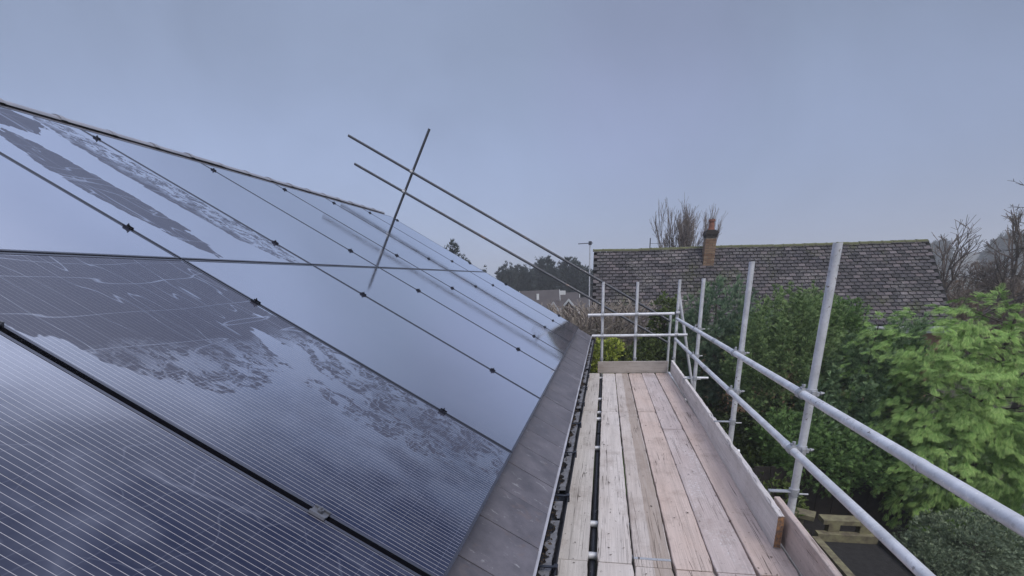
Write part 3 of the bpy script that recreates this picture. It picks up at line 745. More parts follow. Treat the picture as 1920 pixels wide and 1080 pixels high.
def crown(parent, blobs, nclump, per, proto, size, mat, seed, up=.3, droop=0., csize=.2, name='crown', flat=.6, inner=.35, zmin=None, zflat=1., plume=0.):
    """blobs: ellipsoids (cx,cy,cz,rx,ry,rz) in local coords; foliage in clumps over them, the rest inside"""
    rs = np.random.RandomState(seed)
    vol = np.array([b[3]*b[5]+b[3]*b[4] for b in blobs]); ch = rs.choice(len(blobs), nclump, p=vol/vol.sum())
    B = np.array(blobs)[ch]
    d = rs.normal(size=(nclump, 3)); d /= np.linalg.norm(d, axis=1, keepdims=True)
    lump = np.array([mnoise.noise(Vector(q*2.3+B[i, :3]*1.7)) for i, q in enumerate(d)])
    rad = np.where(rs.rand(nclump) < inner, rs.uniform(.35, .8, nclump), rs.uniform(.85, 1.05, nclump)+.22*lump)
    c = B[:, :3]+d*B[:, 3:6]*rad[:, None]
    # skip clumps buried deep in another blob
    keep = np.ones(nclump, bool)
    for b in blobs:
        q = np.linalg.norm((c-np.array(b[:3]))/np.array(b[3:6]), axis=1); keep &= q > .38
    if zmin is not None: keep &= c[:, 2] > zmin
    c, d, B = c[keep], d[keep], B[keep]; n = len(c)
    nrm = d/B[:, 3:6]; nrm /= np.linalg.norm(nrm, axis=1, keepdims=True)
    pos = np.repeat(c, per, 0); nr = np.repeat(nrm, per, 0)
    g = rs.normal(size=pos.shape)*csize*np.array([1,1,zflat]); g -= nr*(np.sum(g*nr, 1, keepdims=True))*flat
    if plume:
        ax = nrm*(1.0 if droop else .55)+np.array([0, 0, -.15 if droop else up])+rs.normal(size=nrm.shape)*.3; ax /= np.linalg.norm(ax, axis=1, keepdims=True)
        ax = np.repeat(ax, per, 0); tt = rs.rand(len(pos))[:, None]
        rad_ = rs.normal(size=pos.shape)*np.array([1, 1, zflat]); rad_ -= ax*np.sum(rad_*ax, 1, keepdims=True)
        pos = pos+ax*tt*plume+rad_*csize*(1.05-tt)
        if droop: pos[:, 2] -= (tt[:, 0]**2)*plume*.45
        if droop:
            sd_ = np.cross(ax, np.tile([0, 0, 1.], (len(pos), 1))); sd_ /= np.linalg.norm(sd_, axis=1, keepdims=True)+1e-9
            sg = np.where(rs.rand(len(pos)) < .5, -1, 1)[:, None]; w_ = rs.rand(len(pos))[:, None]
            pos = np.repeat(c, per, 0)+ax*tt*plume+sd_*sg*w_*plume*.55*(1.05-tt)*np.minimum(1, tt*4+.3)+rs.normal(size=pos.shape)*.006
            pos[:, 2] -= ((tt[:, 0]**2)*.5+(w_[:, 0]*(1-tt[:, 0]))*.25)*plume
            dr = ax+sd_*sg*.55*(1.1-tt)+rs.normal(size=pos.shape)*.10
        else: dr = ax+rad_*.55
        dr /= np.linalg.norm(dr, axis=1, keepdims=True)
    else:
        pos = pos+g
        dr = nr*1.0+rs.normal(size=pos.shape)*.45+np.array([0, 0, up]); dr /= np.linalg.norm(dr, axis=1, keepdims=True)
    dr[:, 2] -= droop
    ups = np.tile([0, 0, 1.], (len(pos), 1))+rs.normal(size=pos.shape)*.35
    ct = rs.rand(n); tint = np.clip(np.repeat(ct, per)*.75+rs.rand(len(pos))*.3, 0, 1)
    sz = rs.uniform(size[0], size[1], len(pos))
    return scatter(name, proto, pos, dr, ups, sz, tint, mat, parent)

def limbs(parent, h, r, spread, n, seed, mat='bark', z0=.25, name='trunk'):
    rnd = random.Random(seed); mb = MB(); p = Vector((0,0,0)); k = 6
    for i in range(k):
        q = p+Vector((rnd.uniform(-.04,.04)*h*.3, rnd.uniform(-.04,.04)*h*.3, h/k)); mb.tube(p, q, r*(1-i/k)+.01, r*(1-(i+1)/k)+.008, 8, False); p = q
    for i in range(n):
        z = h*(z0+(.95-z0)*i/n); a = i*2.4+rnd.random(); L = spread*(1-.6*(z/h))*rnd.uniform(.6, 1)
        b = Vector((0,0,z)); c = b+Vector((math.cos(a)*L, math.sin(a)*L, L*rnd.uniform(.15,.5))); mb.tube(b, c, r*.3*(1-z/h)+.008, .004, 5, False)
    return link(name, mb.mesh(name, M[mat], True), parent)

def bare(parent, h, r, seed, depth=5, nb=3, spread=.5, mat='twig', upb=.25, first=.25, lenf=.72, name='branches', sides=4, rmin=.004, nb0=0):
    """bare winter tree: recursive tapering branches"""
    rnd = random.Random(seed); mb = MB(); tb_ = MB()
    def go(p, d, L, r, k, mbt):
        segs = 3; q = p
        for i in range(segs):
            d = (d+Vector((rnd.gauss(0,1), rnd.gauss(0,1), rnd.gauss(0,.6)))*.10+Vector((0,0,upb*.08))).normalized()
            q2 = q+d*L/segs; mbt.tube(q, q2, max(r*(1-.3*i/segs), rmin), max(r*(1-.3*(i+1)/segs), rmin), sides if r > .012 else 3, False)
            if k > 0 and i > 0 and k < depth:
                dd = (d+Vector((rnd.gauss(0,1), rnd.gauss(0,1), rnd.gauss(0,1)))*spread*1.1).normalized()
                go(q2, dd, L*lenf*.7, r*.4, k-1, mb)
            q = q2
        if k > 0:
            for j in range(nb0 if (nb0 and k == depth) else nb):
                a = Vector((rnd.gauss(0,1), rnd.gauss(0,1), rnd.gauss(0,.5)))
                if nb0 and k == depth: a = Vector(((j-(nb0-1)/2)*.85, rnd.gauss(0,.6), 0))
                go(q, (d+a*spread+Vector((0,0,upb))).normalized(), L*lenf*rnd.uniform(.75, 1.1), r*.62, k-1, mb)
    go(Vector((0,0,0)), Vector((0,0,1)), h*first, r, depth, tb_)
    link('trunk', tb_.mesh('trunk', M['bark']), parent)
    return link(name, mb.mesh(name, M[mat]), parent)

M['cypress'] = leaf_mat('golden_cypress', (.022,.100,.018), (.120,.290,.050), (.56,.74,.27))
M['juniper'] = leaf_mat('dark_juniper', (.008,.045,.018), (.060,.150,.060), (.42,.56,.31))
M['yew'] = leaf_mat('dark_yew', (.018,.06,.018), (.075,.16,.045), (.26,.40,.15))
M['olive'] = leaf_mat('olive_conifer', (.008,.045,.014), (.060,.140,.042), (.38,.50,.22))
M['spiky'] = leaf_mat('spiky_evergreen', (.025,.085,.045), (.08,.16,.09), (.24,.31,.20))
M['laurel'] = leaf_mat('yellow_laurel', (.08,.15,.02), (.26,.34,.05), (.48,.52,.10), .2, .35)
M['ivy'] = leaf_mat('dark_laurel', (.03,.06,.02), (.07,.11,.03), (.15,.19,.06), .2, .35)
M['grey_shrub'] = leaf_mat('grey_green_shrub', (.09,.14,.08), (.18,.24,.15), (.34,.40,.28))
M['farfir'] = leaf_mat('far_conifer', (.022,.034,.034), (.045,.058,.055), None, .1)
M['scrub'] = leaf_mat('brown_scrub', (.10,.075,.055), (.16,.115,.085), None, .1)

# big bright cypress on the right
t = thing('cypress_tree', 'tall bright green cypress with drooping sprays at the right edge', 'tree', (5.75, 8.05, GZ))
limbs(t, 3.6, .11, 1.2, 24, 1)
def L_(x, y, z): return (x-5.75, y-8.05, z-GZ)
bl = [(*L_(5.85,8.1,-1.2), 1.15,1.0,1.3), (*L_(5.6,8.05,-.2), 1.05,.9,1.0), (*L_(5.35,8.05,.55), .55,.5,.55), (*L_(5.22,8.05,.95), .25,.25,.42), (*L_(4.72,8.15,.5), .34,.35,.5), (*L_(4.95,8.0,-.5), .55,.6,.9), (*L_(6.35,8.0,-.55), .8,.7,.65), (*L_(6.3,7.6,-1.1), .95,.8,1.1), (*L_(5.3,7.7,-1.3), .75,.6,1.1)]
crown(t, bl, 1500, 21, FROND, (.065, .115), M['cypress'], 3, up=.0, droop=.35, csize=.062, zflat=.22, plume=.27)
t = thing('cypress_tree', 'small bright green cypress spire against the neighbouring roof', 'tree', (4.32, 8.75, GZ))
limbs(t, 3.2, .05, .3, 12, 2)
crown(t, [(0,0,2.2,.34,.34,.95), (.05,0,3.05,.15,.15,.33), (.3,0,1.9,.35,.3,.7)], 330, 18, FROND, (.05,.09), M['cypress'], 4, up=.05, droop=.3, csize=.06, zflat=.3, plume=.16)

# dark junipers in the middle
t = thing('juniper_tree', 'rounded olive green conifer behind the tall scaffold upright', 'tree', (3.35, 9.6, GZ))
limbs(t, 3.3, .08, .8, 16, 3)
crown(t, [(0,0,2.3,.72,.7,1.25), (.25,0,3.0,.40,.4,.48), (-.45,0,2.3,.45,.5,.8)], 620, 24, TUFT, (.055,.11), M['olive'], 5, up=1.1, csize=.055, plume=.36)
t = thing('juniper_tree', 'broad dark blue green conifer left of the bright cypress', 'tree', (4.35, 8.9, GZ))
limbs(t, 2.6, .09, .9, 16, 4)
crown(t, [(0,0,1.75,.85,.8,.85), (.25,-.1,2.25,.5,.5,.55), (-.35,-.2,1.2,.6,.6,.6), (.5,0,2.7,.3,.3,.35)], 640, 26, TUFT, (.06,.12), M['juniper'], 6, up=1.3, csize=.060, plume=.38)
t = thing('juniper_tree', 'dark feathery conifer behind the olive conifer, left of the cypress top', 'tree', (4.35, 9.9, GZ))
limbs(t, 3.2, .07, .6, 14, 5)
crown(t, [(0,0,2.3,.55,.5,1.0), (-.45,0,2.9,.35,.35,.55), (-.05,0,3.1,.22,.22,.3)], 600, 16, TUFT, (.05,.10), M['yew'], 7, up=.8, csize=.06, plume=.22)
t = thing('yew_bush', 'low spreading dark green bush above the wooden bench', 'bush', (3.85, 8.15, GZ))
limbs(t, 1.2, .06, .6, 10, 6)
crown(t, [(0,0,1.05,.8,.55,.36), (-.55,.2,1.25,.5,.5,.40), (.5,-.1,.95,.45,.45,.38)], 600, 15, TUFT, (.06,.12), M['yew'], 8, up=.6, csize=.07, zmin=.6, plume=.24)
# spiky evergreen nearer the deck end
t = thing('evergreen_shrub', 'spiky dark evergreen shrub between the scaffold uprights', 'shrub', (2.42, 11.0, GZ))
limbs(t, 3.6, .07, .8, 18, 7)
crown(t, [(0,0,2.6,.80,.8,1.15), (.65,0,2.3,.55,.6,.85), (-.5,0,2.2,.5,.5,.9)], 520, 13, TUFT, (.09,.19), M['spiky'], 9, up=.5, csize=.09, inner=.4, plume=.3)
t = thing('evergreen_shrub', 'dark leafy shrub behind the diagonal scaffold brace', 'shrub', (1.45, 11.9, GZ))
limbs(t, 3.6, .05, .6, 14, 8)
crown(t, [(0,0,2.2,.42,.4,1.45), (.3,0,1.5,.5,.5,.9)], 420, 9, LEAF, (.08,.15), M['ivy'], 10, up=.4, csize=.1)
# undergrowth below
t = thing('undergrowth', 'dark ivy undergrowth below the guard rails', 'undergrowth', (2.7, 8.4, GZ)); t['kind'] = 'stuff'
crown(t, [(0,0,.35,.7,1.6,.55), (-.4,2.2,.6,.9,1.0,.8), (.3,3.2,.9,1.0,.8,1.0), (1.0,1.8,.7,.9,.9,.8)], 750, 8, LEAF, (.06,.13), M['ivy'], 11, up=.5, csize=.12, name='ivy_leaves')
# hedge across behind the deck end
t = thing('laurel_hedge', 'yellow green laurel hedge behind the far toe board', 'hedge', (.1, 11.2, GZ))
limbs(t, 2.0, .05, .9, 10, 9)
crown(t, [(0,0,1.75,.62,.4,.92), (-.6,.1,1.7,.5,.4,.85)], 560, 9, LEAF, (.07,.15), M['laurel'], 12, up=.4, csize=.09)
t = thing('laurel_hedge', 'darker glossy hedge right of the yellow one, behind the far guard rail', 'hedge', (1.05, 11.1, GZ))
limbs(t, 2.2, .05, .9, 10, 10)
crown(t, [(0,0,1.75,.55,.4,.98), (.4,.1,1.8,.4,.4,.9), (-.35,-.1,1.7,.35,.4,.9)], 520, 9, LEAF, (.06,.13), M['ivy'], 13, up=.4, csize=.09)
t = thing('grey_shrub', 'small grey green shrub in the lower right corner', 'shrub', (5.0, 6.55, GZ-.35))
limbs(t, 1.0, .04, .5, 8, 11)
crown(t, [(0,0,.75,.72,.6,.52), (-.45,-.1,.5,.45,.5,.42), (.6,.1,.6,.6,.6,.5)], 1300, 11, TUFT_S, (.035,.07), M['grey_shrub'], 14, up=.5, csize=.05)
# brambles and dead stems left of the neighbour
for k, (bx, by, lab) in enumerate(((-.85, 12.4, 'tangle of dry bramble stems beside the far roof corner'), (-.05, 12.8, 'tangle of dry bramble stems behind the far left scaffold standard'), (.85, 13.0, 'tangle of dry bramble stems behind the middle end standard'))):
    t = thing('bramble_bush', lab, 'bramble', (bx, by, GZ), group='brambles before the neighbouring house')
    mb = MB(); rnd = random.Random(40+k)
    for i in range((700, 380, 380)[k]):
        p = Vector((rnd.gauss(0,.40), rnd.gauss(0,.3), rnd.uniform(0, 2.3))); d = Vector((rnd.gauss(0,.35), rnd.gauss(0,.3), 1)).normalized()
        L = rnd.uniform(1.2, 2.6); n = 7; r_ = rnd.uniform(.006, .015)
        bend = Vector((rnd.gauss(0,.3), rnd.gauss(0,.3), -.25))
        for j in range(n):
            q = p+d*L/n; 
            if q.z > 3.55: break
            mb.tube(p, q, r_, r_*.9, 3, False); p = q; d = (d+bend*.35+Vector((rnd.gauss(0,.12), rnd.gauss(0,.12), rnd.gauss(0,.12)))).normalized()
    link('stems', mb.mesh('stems', M['twig_pale'] if k != 1 else M['twig']), t)['kind'] = 'stuff'

# ------------------------------------------------------------------ neighbour's roof
nb_rot = (0, R(1.25), R(1.6))
nb = thing('neighbour_house', 'neighbouring bungalow with a long dark plain tiled roof and one chimney', 'house', (-.50, 16.5, GZ), nb_rot)
RZ = 2.44-GZ; EZ = .22-GZ; RUN = 1.98; NL = 9.66       # local: x along ridge, y back, ridge at y=0
pitch_n = math.atan2(RZ-EZ, RUN); SL = math.hypot(RZ-EZ, RUN)
mb = MB().box(.15, -RUN+.25, 0, NL-.12, RUN, EZ-.05); link('wall', mb.mesh('wall', M['brickdark']), nb)
mb = MB().add([(0,-RUN,EZ-.03),(0,0,RZ-.05),(0,RUN,EZ-.03),(NL,-RUN,EZ-.03),(NL,0,RZ-.05),(NL,RUN,EZ-.03)], [(0,1,2),(5,4,3),(0,3,4,1),(1,4,5,2),(2,5,3,0)])
M['roofdark'] = simple('roof_underlay', (.006,.006,.007), .9)
nroof = link('roof', mb.mesh('roof', M['roofdark']), nb)
mb = MB().box(-.02, -RUN-.05, EZ-.20, NL+.02, -RUN-.03, EZ-.03); link('fascia', mb.mesh('fascia', M['white']), nb)
mb = MB(); mb.tube((-.03, -RUN-.10, EZ-.06), (NL+.03, -RUN-.10, EZ-.06), .05, n=10); link('gutter', mb.mesh('gutter', M['lead'], True), nb)
def plaintile():
    m, t, b = newmat('plain_clay_tile'); g = G(t)
    oc = t.nodes.new('ShaderNodeTexCoord').outputs['Object']
    tt = g.n('ShaderNodeAttribute', attribute_name='tint').outputs['Fac']
    rnd = t.nodes.new('ShaderNodeObjectInfo').outputs['Random']
    a = g.math('FRACT', g.math('ADD', tt, rnd))
    cr_ = g.n('ShaderNodeValToRGB', {0: a}); el = cr_.color_ramp.elements; el[0].color = (.016,.016,.019,1); el[1].color = (.13,.115,.125,1)
    for p_, c_ in ((.3, (.040,.037,.043)), (.55, (.070,.062,.068)), (.72, (.034,.033,.042)), (.88, (.085,.070,.076))): q = el.new(p_); q.color = (*c_, 1)
    n = g.noise(oc, 25, 4, .7)
    c = g.mix(g.ramp(g.noise(oc, 38, 5, .8), .50, .66, 0, .8), cr_.outputs[0], (.20,.19,.20))
    ps = t.nodes.new('ShaderNodeNewGeometry').outputs['Position']
    big = g.noise(ps, 1.1, 5, .65)
    c = g.mix(g.math('MULTIPLY', g.ramp(big, .54, .66), g.ramp(g.noise(ps, 24, 4, .7), .42, .58)), c, (.060,.066,.030))
    c = g.mix(g.math('MULTIPLY', g.ramp(g.noise(g.mapping(ps, (1,1,1), (9,2,4)), 1.6, 4, .6), .52, .64), g.ramp(g.noise(ps, 45, 4, .75), .52, .60)), c, (.26,.25,.24))
    g.set(b.inputs['Base Color'], c); b.inputs['Roughness'].default_value = .8; b.inputs['Specular IOR Level'].default_value = .3
    return m
M['plain'] = plaintile()
NR = 24; gauge = SL/NR; tw = .20; NCc = int(NL/tw)
def tile_box(mb, x, s, dz, w=tw, yaw=0., ln=.155):
    """tile at ridge-distance s (lower edge) on the near slope"""
    Mx = Matrix.Translation((x, -s*math.cos(pitch_n), RZ-s*math.sin(pitch_n))) @ Matrix.Rotation(pitch_n, 4, 'X') @ Matrix.Rotation(yaw, 4, 'Z') @ Matrix.Rotation(R(-13), 4, 'X')
    mb.box(.011, 0, -.012+dz, w-.011, ln, .030+dz, Mx)
one = MB().box(.011, 0, -.012, tw-.011, .155, .030); one_me = one.mesh('tile', M['plain'])
at = one_me.attributes.new('tint', 'FLOAT', 'POINT')
mass = MB(); tints = []; count = 0
rnd = random.Random(3); cand = []
for r_ in range(NR):
    s = (r_+1)*gauge
    for c_ in range(-1, NCc+1):
        x_ = c_*tw+(tw/2 if r_ % 2 else 0)
        if x_ < -.01 or x_ > NL-tw+.02: continue
        cand.append((r_, c_, x_, s))
def vis(c): return c[2] > 4.6 and 6 <= c[0] <= 22
sel = [c for c in cand if vis(c)]; sel.sort(key=lambda c: -(c[2]*1.0+c[0]*.06)); sel = set((c[0], c[1]) for c in sel[:290])
for r_, c_, x_, s in cand:
    dz = rnd.uniform(0, .010)-.022*math.sin(math.pi*min(1, max(0, (x_-3.6)/5.6)))*(1-.5*r_/NR)-.018*math.sin(math.pi*min(1, x_/3.2))*(1-.5*r_/NR)+.02; yw = rnd.uniform(-.03, .03)
    if (r_, c_) in sel:
        o = link('tile', one_me, nroof, (x_, -s*math.cos(pitch_n), RZ-s*math.sin(pitch_n)+dz))
        o.rotation_euler = (Matrix.Rotation(pitch_n, 4, 'X') @ Matrix.Rotation(yw, 4, 'Z') @ Matrix.Rotation(R(-13), 4, 'X')).to_euler()
    else:
        tile_box(mass, x_, s+rnd.uniform(-.004,.004), dz, yaw=yw); tints += [rnd.random()]*8
me = mass.mesh('tile_courses', M['plain']); at = me.attributes.new('tint', 'FLOAT', 'POINT'); at.data.foreach_set('value', tints)
o = link('tile_courses', me, nroof); o['kind'] = 'stuff'
# far slope simple courses, mossy ridge tiles, white verge
M['moss_ridge'] = simple('mossy_ridge_tile', (.10,.10,.07), .95, var=.2, scale=2.5, bump=.6, col2=(.10,.12,.02))
rt = MB(); n = 6
for yy, rad in ((0, .095), (.04, .095), (.041, .085), (.31, .085)):
    for i in range(n+1):
        an = math.pi*i/n; rt.v.append((yy, math.cos(an)*rad, math.sin(an)*rad*.85))
for j in range(3):
    for i in range(n): a0 = j*(n+1)+i; rt.f.append((a0, a0+n+1, a0+n+2, a0+1))
rt.f.append(tuple(range(n+1)))
rte = rt.mesh('ridge_tile', M['moss_ridge'])
x_ = -.03
while x_ < NL-.2: link('ridge_tile', rte, nroof, (x_, 0, RZ-.030+rnd.uniform(-.007, .007)-.022*math.sin(math.pi*min(1, max(0, (x_-3.6)/5.6)))-.018*math.sin(math.pi*min(1, max(0, x_)/3.2))), (0, rnd.uniform(-.01,.01), 0)); x_ += .30
# chimney
ch = thing('chimney_dummy', '', '', (0,0,0)); bpy.data.objects.remove(ch)
CX, CYl, CW = 3.31, -.52, .31
chim = link('chimney', MB().box(CX+.012, CYl+.012, RZ-1.0, CX+CW-.012, CYl+CW-.012, RZ+.30).mesh('chimney', simple('mortar', (.22,.20,.17), .95)), nb)
def brickmat():
    m, t, b = newmat('yellow_stock_brick'); g = G(t); rnd = t.nodes.new('ShaderNodeObjectInfo').outputs['Random']
    oc = t.nodes.new('ShaderNodeTexCoord').outputs['Object']
    c = g.mix(rnd, (.17,.10,.065), (.28,.20,.135)); c = g.mix(g.ramp(g.noise(oc, 30, 4), .45, .7, 0, .6), c, (.07,.055,.045))
    g.set(b.inputs['Base Color'], c); b.inputs['Roughness'].default_value = .95; return m
M['brick'] = brickmat()
b_long = MB().box(0,0,0,.205,.02,.060).mesh('brick', M['brick']); b_half = MB().box(0,0,0,.092,.02,.060).mesh('brick', M['brick'])
zt = RZ+.26; z0 = RZ-.62; k = 0; z_ = z0
while z_ < zt-.05:
    for side in range(4):
        a_ = side*math.pi/2; cc = Vector((CX+CW/2, CYl+CW/2, 0))
        pieces = [(b_long, 0.0), (b_half, .212)] if (k+side) % 2 else [(b_half, 0.0), (b_long, .102)]
        for bm_, o_ in pieces:
            q = Matrix.Rotation(a_, 3, 'Z') @ Vector((-CW/2+o_+.003, -CW/2-rnd.uniform(.0, .004)+side*.0004, 0))
            link('brick', bm_, chim, (cc.x+q.x, cc.y+q.y, z_), (0, 0, a_))
    z_ += .070; k += 1
M['sooty'] = simple('sooty_brick_cap', (.045,.038,.036), .95, var=.2, scale=20)
mb = MB()
for i, (e_, h_) in enumerate(((.012, .06), (.030, .06), (.012, .05))): mb.box(CX-e_, CYl-e_, zt+i*.062, CX+CW+e_, CYl+CW+e_, zt+i*.062+h_)
mb.box(CX+.03, CYl+.03, zt+.17, CX+CW-.03, CYl+CW-.03, zt+.20)
link('chimney_cap', mb.mesh('chimney_cap', M['sooty']), chim)
mb = MB(); cc = (CX+CW/2, CYl+CW/2); z_ = zt+.19
for za, zb, ra, rb in ((0,.05,.105,.10),(.05,.24,.088,.078),(.24,.30,.10,.10)): mb.tube((*cc, z_+za), (*cc, z_+zb), ra, rb, 14)
link('chimney_pot', mb.mesh('chimney_pot', M['terracotta'], True), chim)
mb = MB().box(CX-.05, CYl-.045, RZ-.86, CX+CW+.05, CYl-.012, RZ-.62); mb.box(CX-.045, CYl-.02, RZ-.84, CX-.012, CYl+CW, RZ-.58); mb.box(CX+CW+.012, CYl-.02, RZ-.84, CX+CW+.045, CYl+CW, RZ-.58)
link('flashing', mb.mesh('flashing', M['lead']), chim)
# aerial
t = thing('tv_aerial', 'thin pole with a small television aerial at the left end of the far roof', 'aerial', (-.47, 14.9, GZ))
mb = MB().tube((0,0,0), (0,0,5.10), .020, .018, 10); link('pole', mb.mesh('pole', M['galv'], True), t)
mb = MB().tube((-.34,0,5.07), (.08,0,5.07), .012, n=6)
for q in (-.30,-.22,-.14,-.06,.06): mb.tube((q,-.16,5.07), (q,.16,5.07), .006, n=5)
mb.box(-.04,-.03,5.02,.05,.03,5.12); link('antenna', mb.mesh('antenna', M['galv_dull']), t)
t = thing('tv_aerial', 'tiny aerial standing on the mossy ridge of the far roof', 'aerial', (1.36, 16.55, 2.40))
mb = MB().tube((0,0,0), (0,0,.32), .015, n=6); mb.tube((-.02,0,.16), (.9,0,.13), .005, n=4); mb.tube((0,-.1,.28), (0,.1,.28), .008, n=5); link('antenna', mb.mesh('antenna', M['galv_dull']), t)

# ------------------------------------------------------------------ garden pieces below
t = thing('raised_bed', 'sunken black soil bed edged with mossy timber below the scaffold', 'raised bed', (3.75, 6.6, GZ))
c4 = [(3.20, 6.86), (4.00, 6.86), (4.12, 5.3), (3.24, 5.2)]
z0 = .22
def plank(a, b, w, h, z, name, mat, parent):
    a = Vector((*a, 0)); b = Vector((*b, 0)); d = (b-a).normalized(); q = Vector((-d.y, d.x, 0))*w/2
    o3 = Vector((parent.location.x, parent.location.y, 0)); a = a-o3; b = b-o3
    vs = [a-q, b-q, b+q, a+q]; mb = MB().add([(p.x, p.y, z) for p in vs]+[(p.x, p.y, z+h) for p in vs], [(0,3,2,1),(4,5,6,7),(0,1,5,4),(1,2,6,5),(2,3,7,6),(3,0,4,7)])
    return link(name, mb.mesh(name, mat), parent)
plank(c4[0], c4[1], .12, .38, 0, 'sleeper', M['oldwood'], t); plank((4.05,6.80), c4[2], .07, .34, 0, 'sleeper', M['darkwood'], t)
plank(c4[3], (3.17,6.80), .10, .34, 0, 'sleeper', M['oldwood'], t)
mb = MB().add([(c4[i][0]-3.75, c4[i][1]-6.6, .26) for i in (3,2,1,0)], [(0,1,2,3)]); link('soil', mb.mesh('soil', M['soil']), t)
t = thing('garden_bench', 'mossy plank on short timber posts behind the soil bed', 'bench', (3.8, 7.95, GZ))
plank((3.28,6.98), (3.98,6.98), .20, .07, .50, 'seat', M['oldwood'], t)
for q in ((3.36,6.94),(3.78,6.94)): plank((q[0],q[1]), (q[0]+.15,q[1]), .12, .50, 0, 'leg', M['oldwood'], t)
t = thing('garden_bench', 'short mossy block seat tucked under the near toe board', 'bench', (2.95, 7.9, GZ))
plank((2.72,7.25), (3.20,7.0), .22, .07, .53, 'seat', M['oldwood'], t); plank((2.92,7.13), (3.08,7.05), .13, .53, 0, 'leg', M['oldwood'], t)
t = thing('garden_fence', 'low dark board fence in the shade under the bushes', 'fence', (3.3, 8.05, GZ))
for k in range(12): plank((1.8+k*.26, 8.0), (2.05+k*.26, 8.0), .02, .95+.03*math.sin(k*2.2), .0, 'board', M['darkwood'], t)
for q in (1.8, 3.3, 4.7): plank((q, 8.07), (q+.09, 8.07), .09, 1.0, 0, 'post', M['darkwood'], t)
tag(link('dark_ground_sheet', MB().box(-.6,-1.0,GZ-.2,5.6,8.6,GZ+.03).mesh('dark_ground_sheet', M['soil'])), kind='structure')  # dark sheet added over the lawn so the board gaps look shaded

# ------------------------------------------------------------------ bare trees
t = thing('bare_tree', 'bare winter tree rising behind the far roof left of the chimney', 'tree', (2.75, 22.6, GZ))
bare(t, 10.0, .07, 23, 5, 3, .22, 'twig', .58, .20, .78, rmin=.005, nb0=4)
t = thing('bare_tree', 'thin bare tree crown just above the far roof ridge on the right', 'tree', (11.2, 24.5, GZ))
bare(t, 5.6, .10, 8, 5, 3, .5, 'twig', .35, .32, .70, rmin=.006)
for k, (x_, y_, h_, lab, s_) in enumerate(((11.0, 18.5, 5.9, 'bare tree just right of the far roof end', 11), (12.6, 17.5, 6.3, 'bare leaning tree above the brown scrub at the right', 16))):
    t = thing('bare_tree', lab, 'tree', (x_, y_, GZ)); bare(t, h_, .10, s_, 5, 3, .55, 'twig_brown', .25, .30, .72, rmin=.005)
t = thing('bare_tree', 'tiny bare treetop peeping over the solar roof ridge', 'tree', (-20.9, 30, GZ))
bare(t, 8.1, .10, 31, 4, 3, .4, 'bark', .4, .45, .6, rmin=.012)
t = thing('larch_tree', 'dark bare branches entering at the right edge', 'tree', (7.75, 10.2, GZ))
mb = MB().tube((0,0,0), (.05,0,5.6), .12, .03, 8); link('trunk', mb.mesh('trunk', M['bark'], True), t)
mb = MB(); rnd = random.Random(9)
for i in range(46):
    z_ = rnd.uniform(3.6, 5.4); a_ = rnd.uniform(0, 6.28); p = Vector((0,0,z_)); d = Vector((math.cos(a_), math.sin(a_)*.7, -.15)).normalized()
    for j in range(7):
        q = p+d*rnd.uniform(.10,.17); mb.tube(p, q, .012*(1-j/8), .010*(1-j/8), 4, False)
        for u_ in range(3):
            w_ = (d+Vector((rnd.gauss(0,.6), rnd.gauss(0,.6), rnd.gauss(0,.5)))).normalized()*rnd.uniform(.05,.14); mb.tube(q, q+w_, .004, .002, 3, False)
        p = q; d = (d+Vector((0,0,.06))+Vector((rnd.gauss(0,.1), rnd.gauss(0,.1), rnd.gauss(0,.1)))).normalized()
link('branches', mb.mesh('branches', M['bark']), t)
# brown scrub beyond the right side
rnd = random.Random(21)
spots = [(13.2,20,'nearest brown scrub bush right of the roof end'),(16.0,22,'brown scrub bush by the right edge'),(14.2,25,'brown scrub bush behind the bare trees'),(18.5,27,'wide brown scrub bush at the right edge of the view'),(16.5,31,'far brown scrub bush near the misty hill'),(21.5,33,'far brown scrub bush under the larch branches')]
for k, (x_, y_, lab) in enumerate(spots):
    t = thing('scrub_bush', lab, 'bush', (x_, y_, GZ), group='brown winter scrub')
    limbs(t, 2.4, .06, 1.2, 14, 60+k)
    hh = 1.35+.12*k
    crown(t, [(0,0,hh,1.7,1.3,hh*.95), (1.1,.3,hh*.8,1.2,1.1,hh*.8), (-1.1,.1,hh*.8,1.2,1.1,hh*.75)], 520, 7, TUFT, (.10,.26), M['scrub'], 70+k, up=.6, csize=.2)
    mb = MB(); 
    for i in range(260):
        p = Vector((rnd.gauss(0,1.0), rnd.gauss(0,.7), rnd.uniform(.4, hh*1.3))); d = Vector((rnd.gauss(0,.5), rnd.gauss(0,.5), 1)).normalized(); L = rnd.uniform(.5, 1.3)
        mb.tube(p, p+d*L, .010, .004, 3, False)
    link('stems', mb.mesh('stems', M['twig_brown']), t)['kind'] = 'stuff'

# ------------------------------------------------------------------ far woodland, misty
rnd = random.Random(77)
def far_tree(x, y, h, w, lab, seed, shape='fir', grp='dark wood beyond the roof'):
    t = thing('conifer_tree', lab, 'tree', (x, y, GZ-.5), group=grp)
    mb = MB().tube((0,0,0), (0,0,h*.9), .16, .03, 6); link('trunk', mb.mesh('trunk', M['bark']), t)
    if shape == 'fir':
        bl = [(0,0,h*.30,w,w,h*.22), (0,0,h*.52,w*.78,w*.78,h*.2), (0,0,h*.72,w*.5,w*.5,h*.17), (0,0,h*.88,w*.25,w*.25,h*.12)]
    else:
        bl = [(0,0,h*.42,w,w,h*.42), (w*.2,0,h*.72,w*.72,w*.7,h*.27), (-w*.25,0,h*.62,w*.7,w*.7,h*.25)]
    crown(t, bl, 260, 6, TUFT_S, (.35*w/1.2, .75*w/1.2), M['farfir'], seed, up=.5, csize=.22*w)
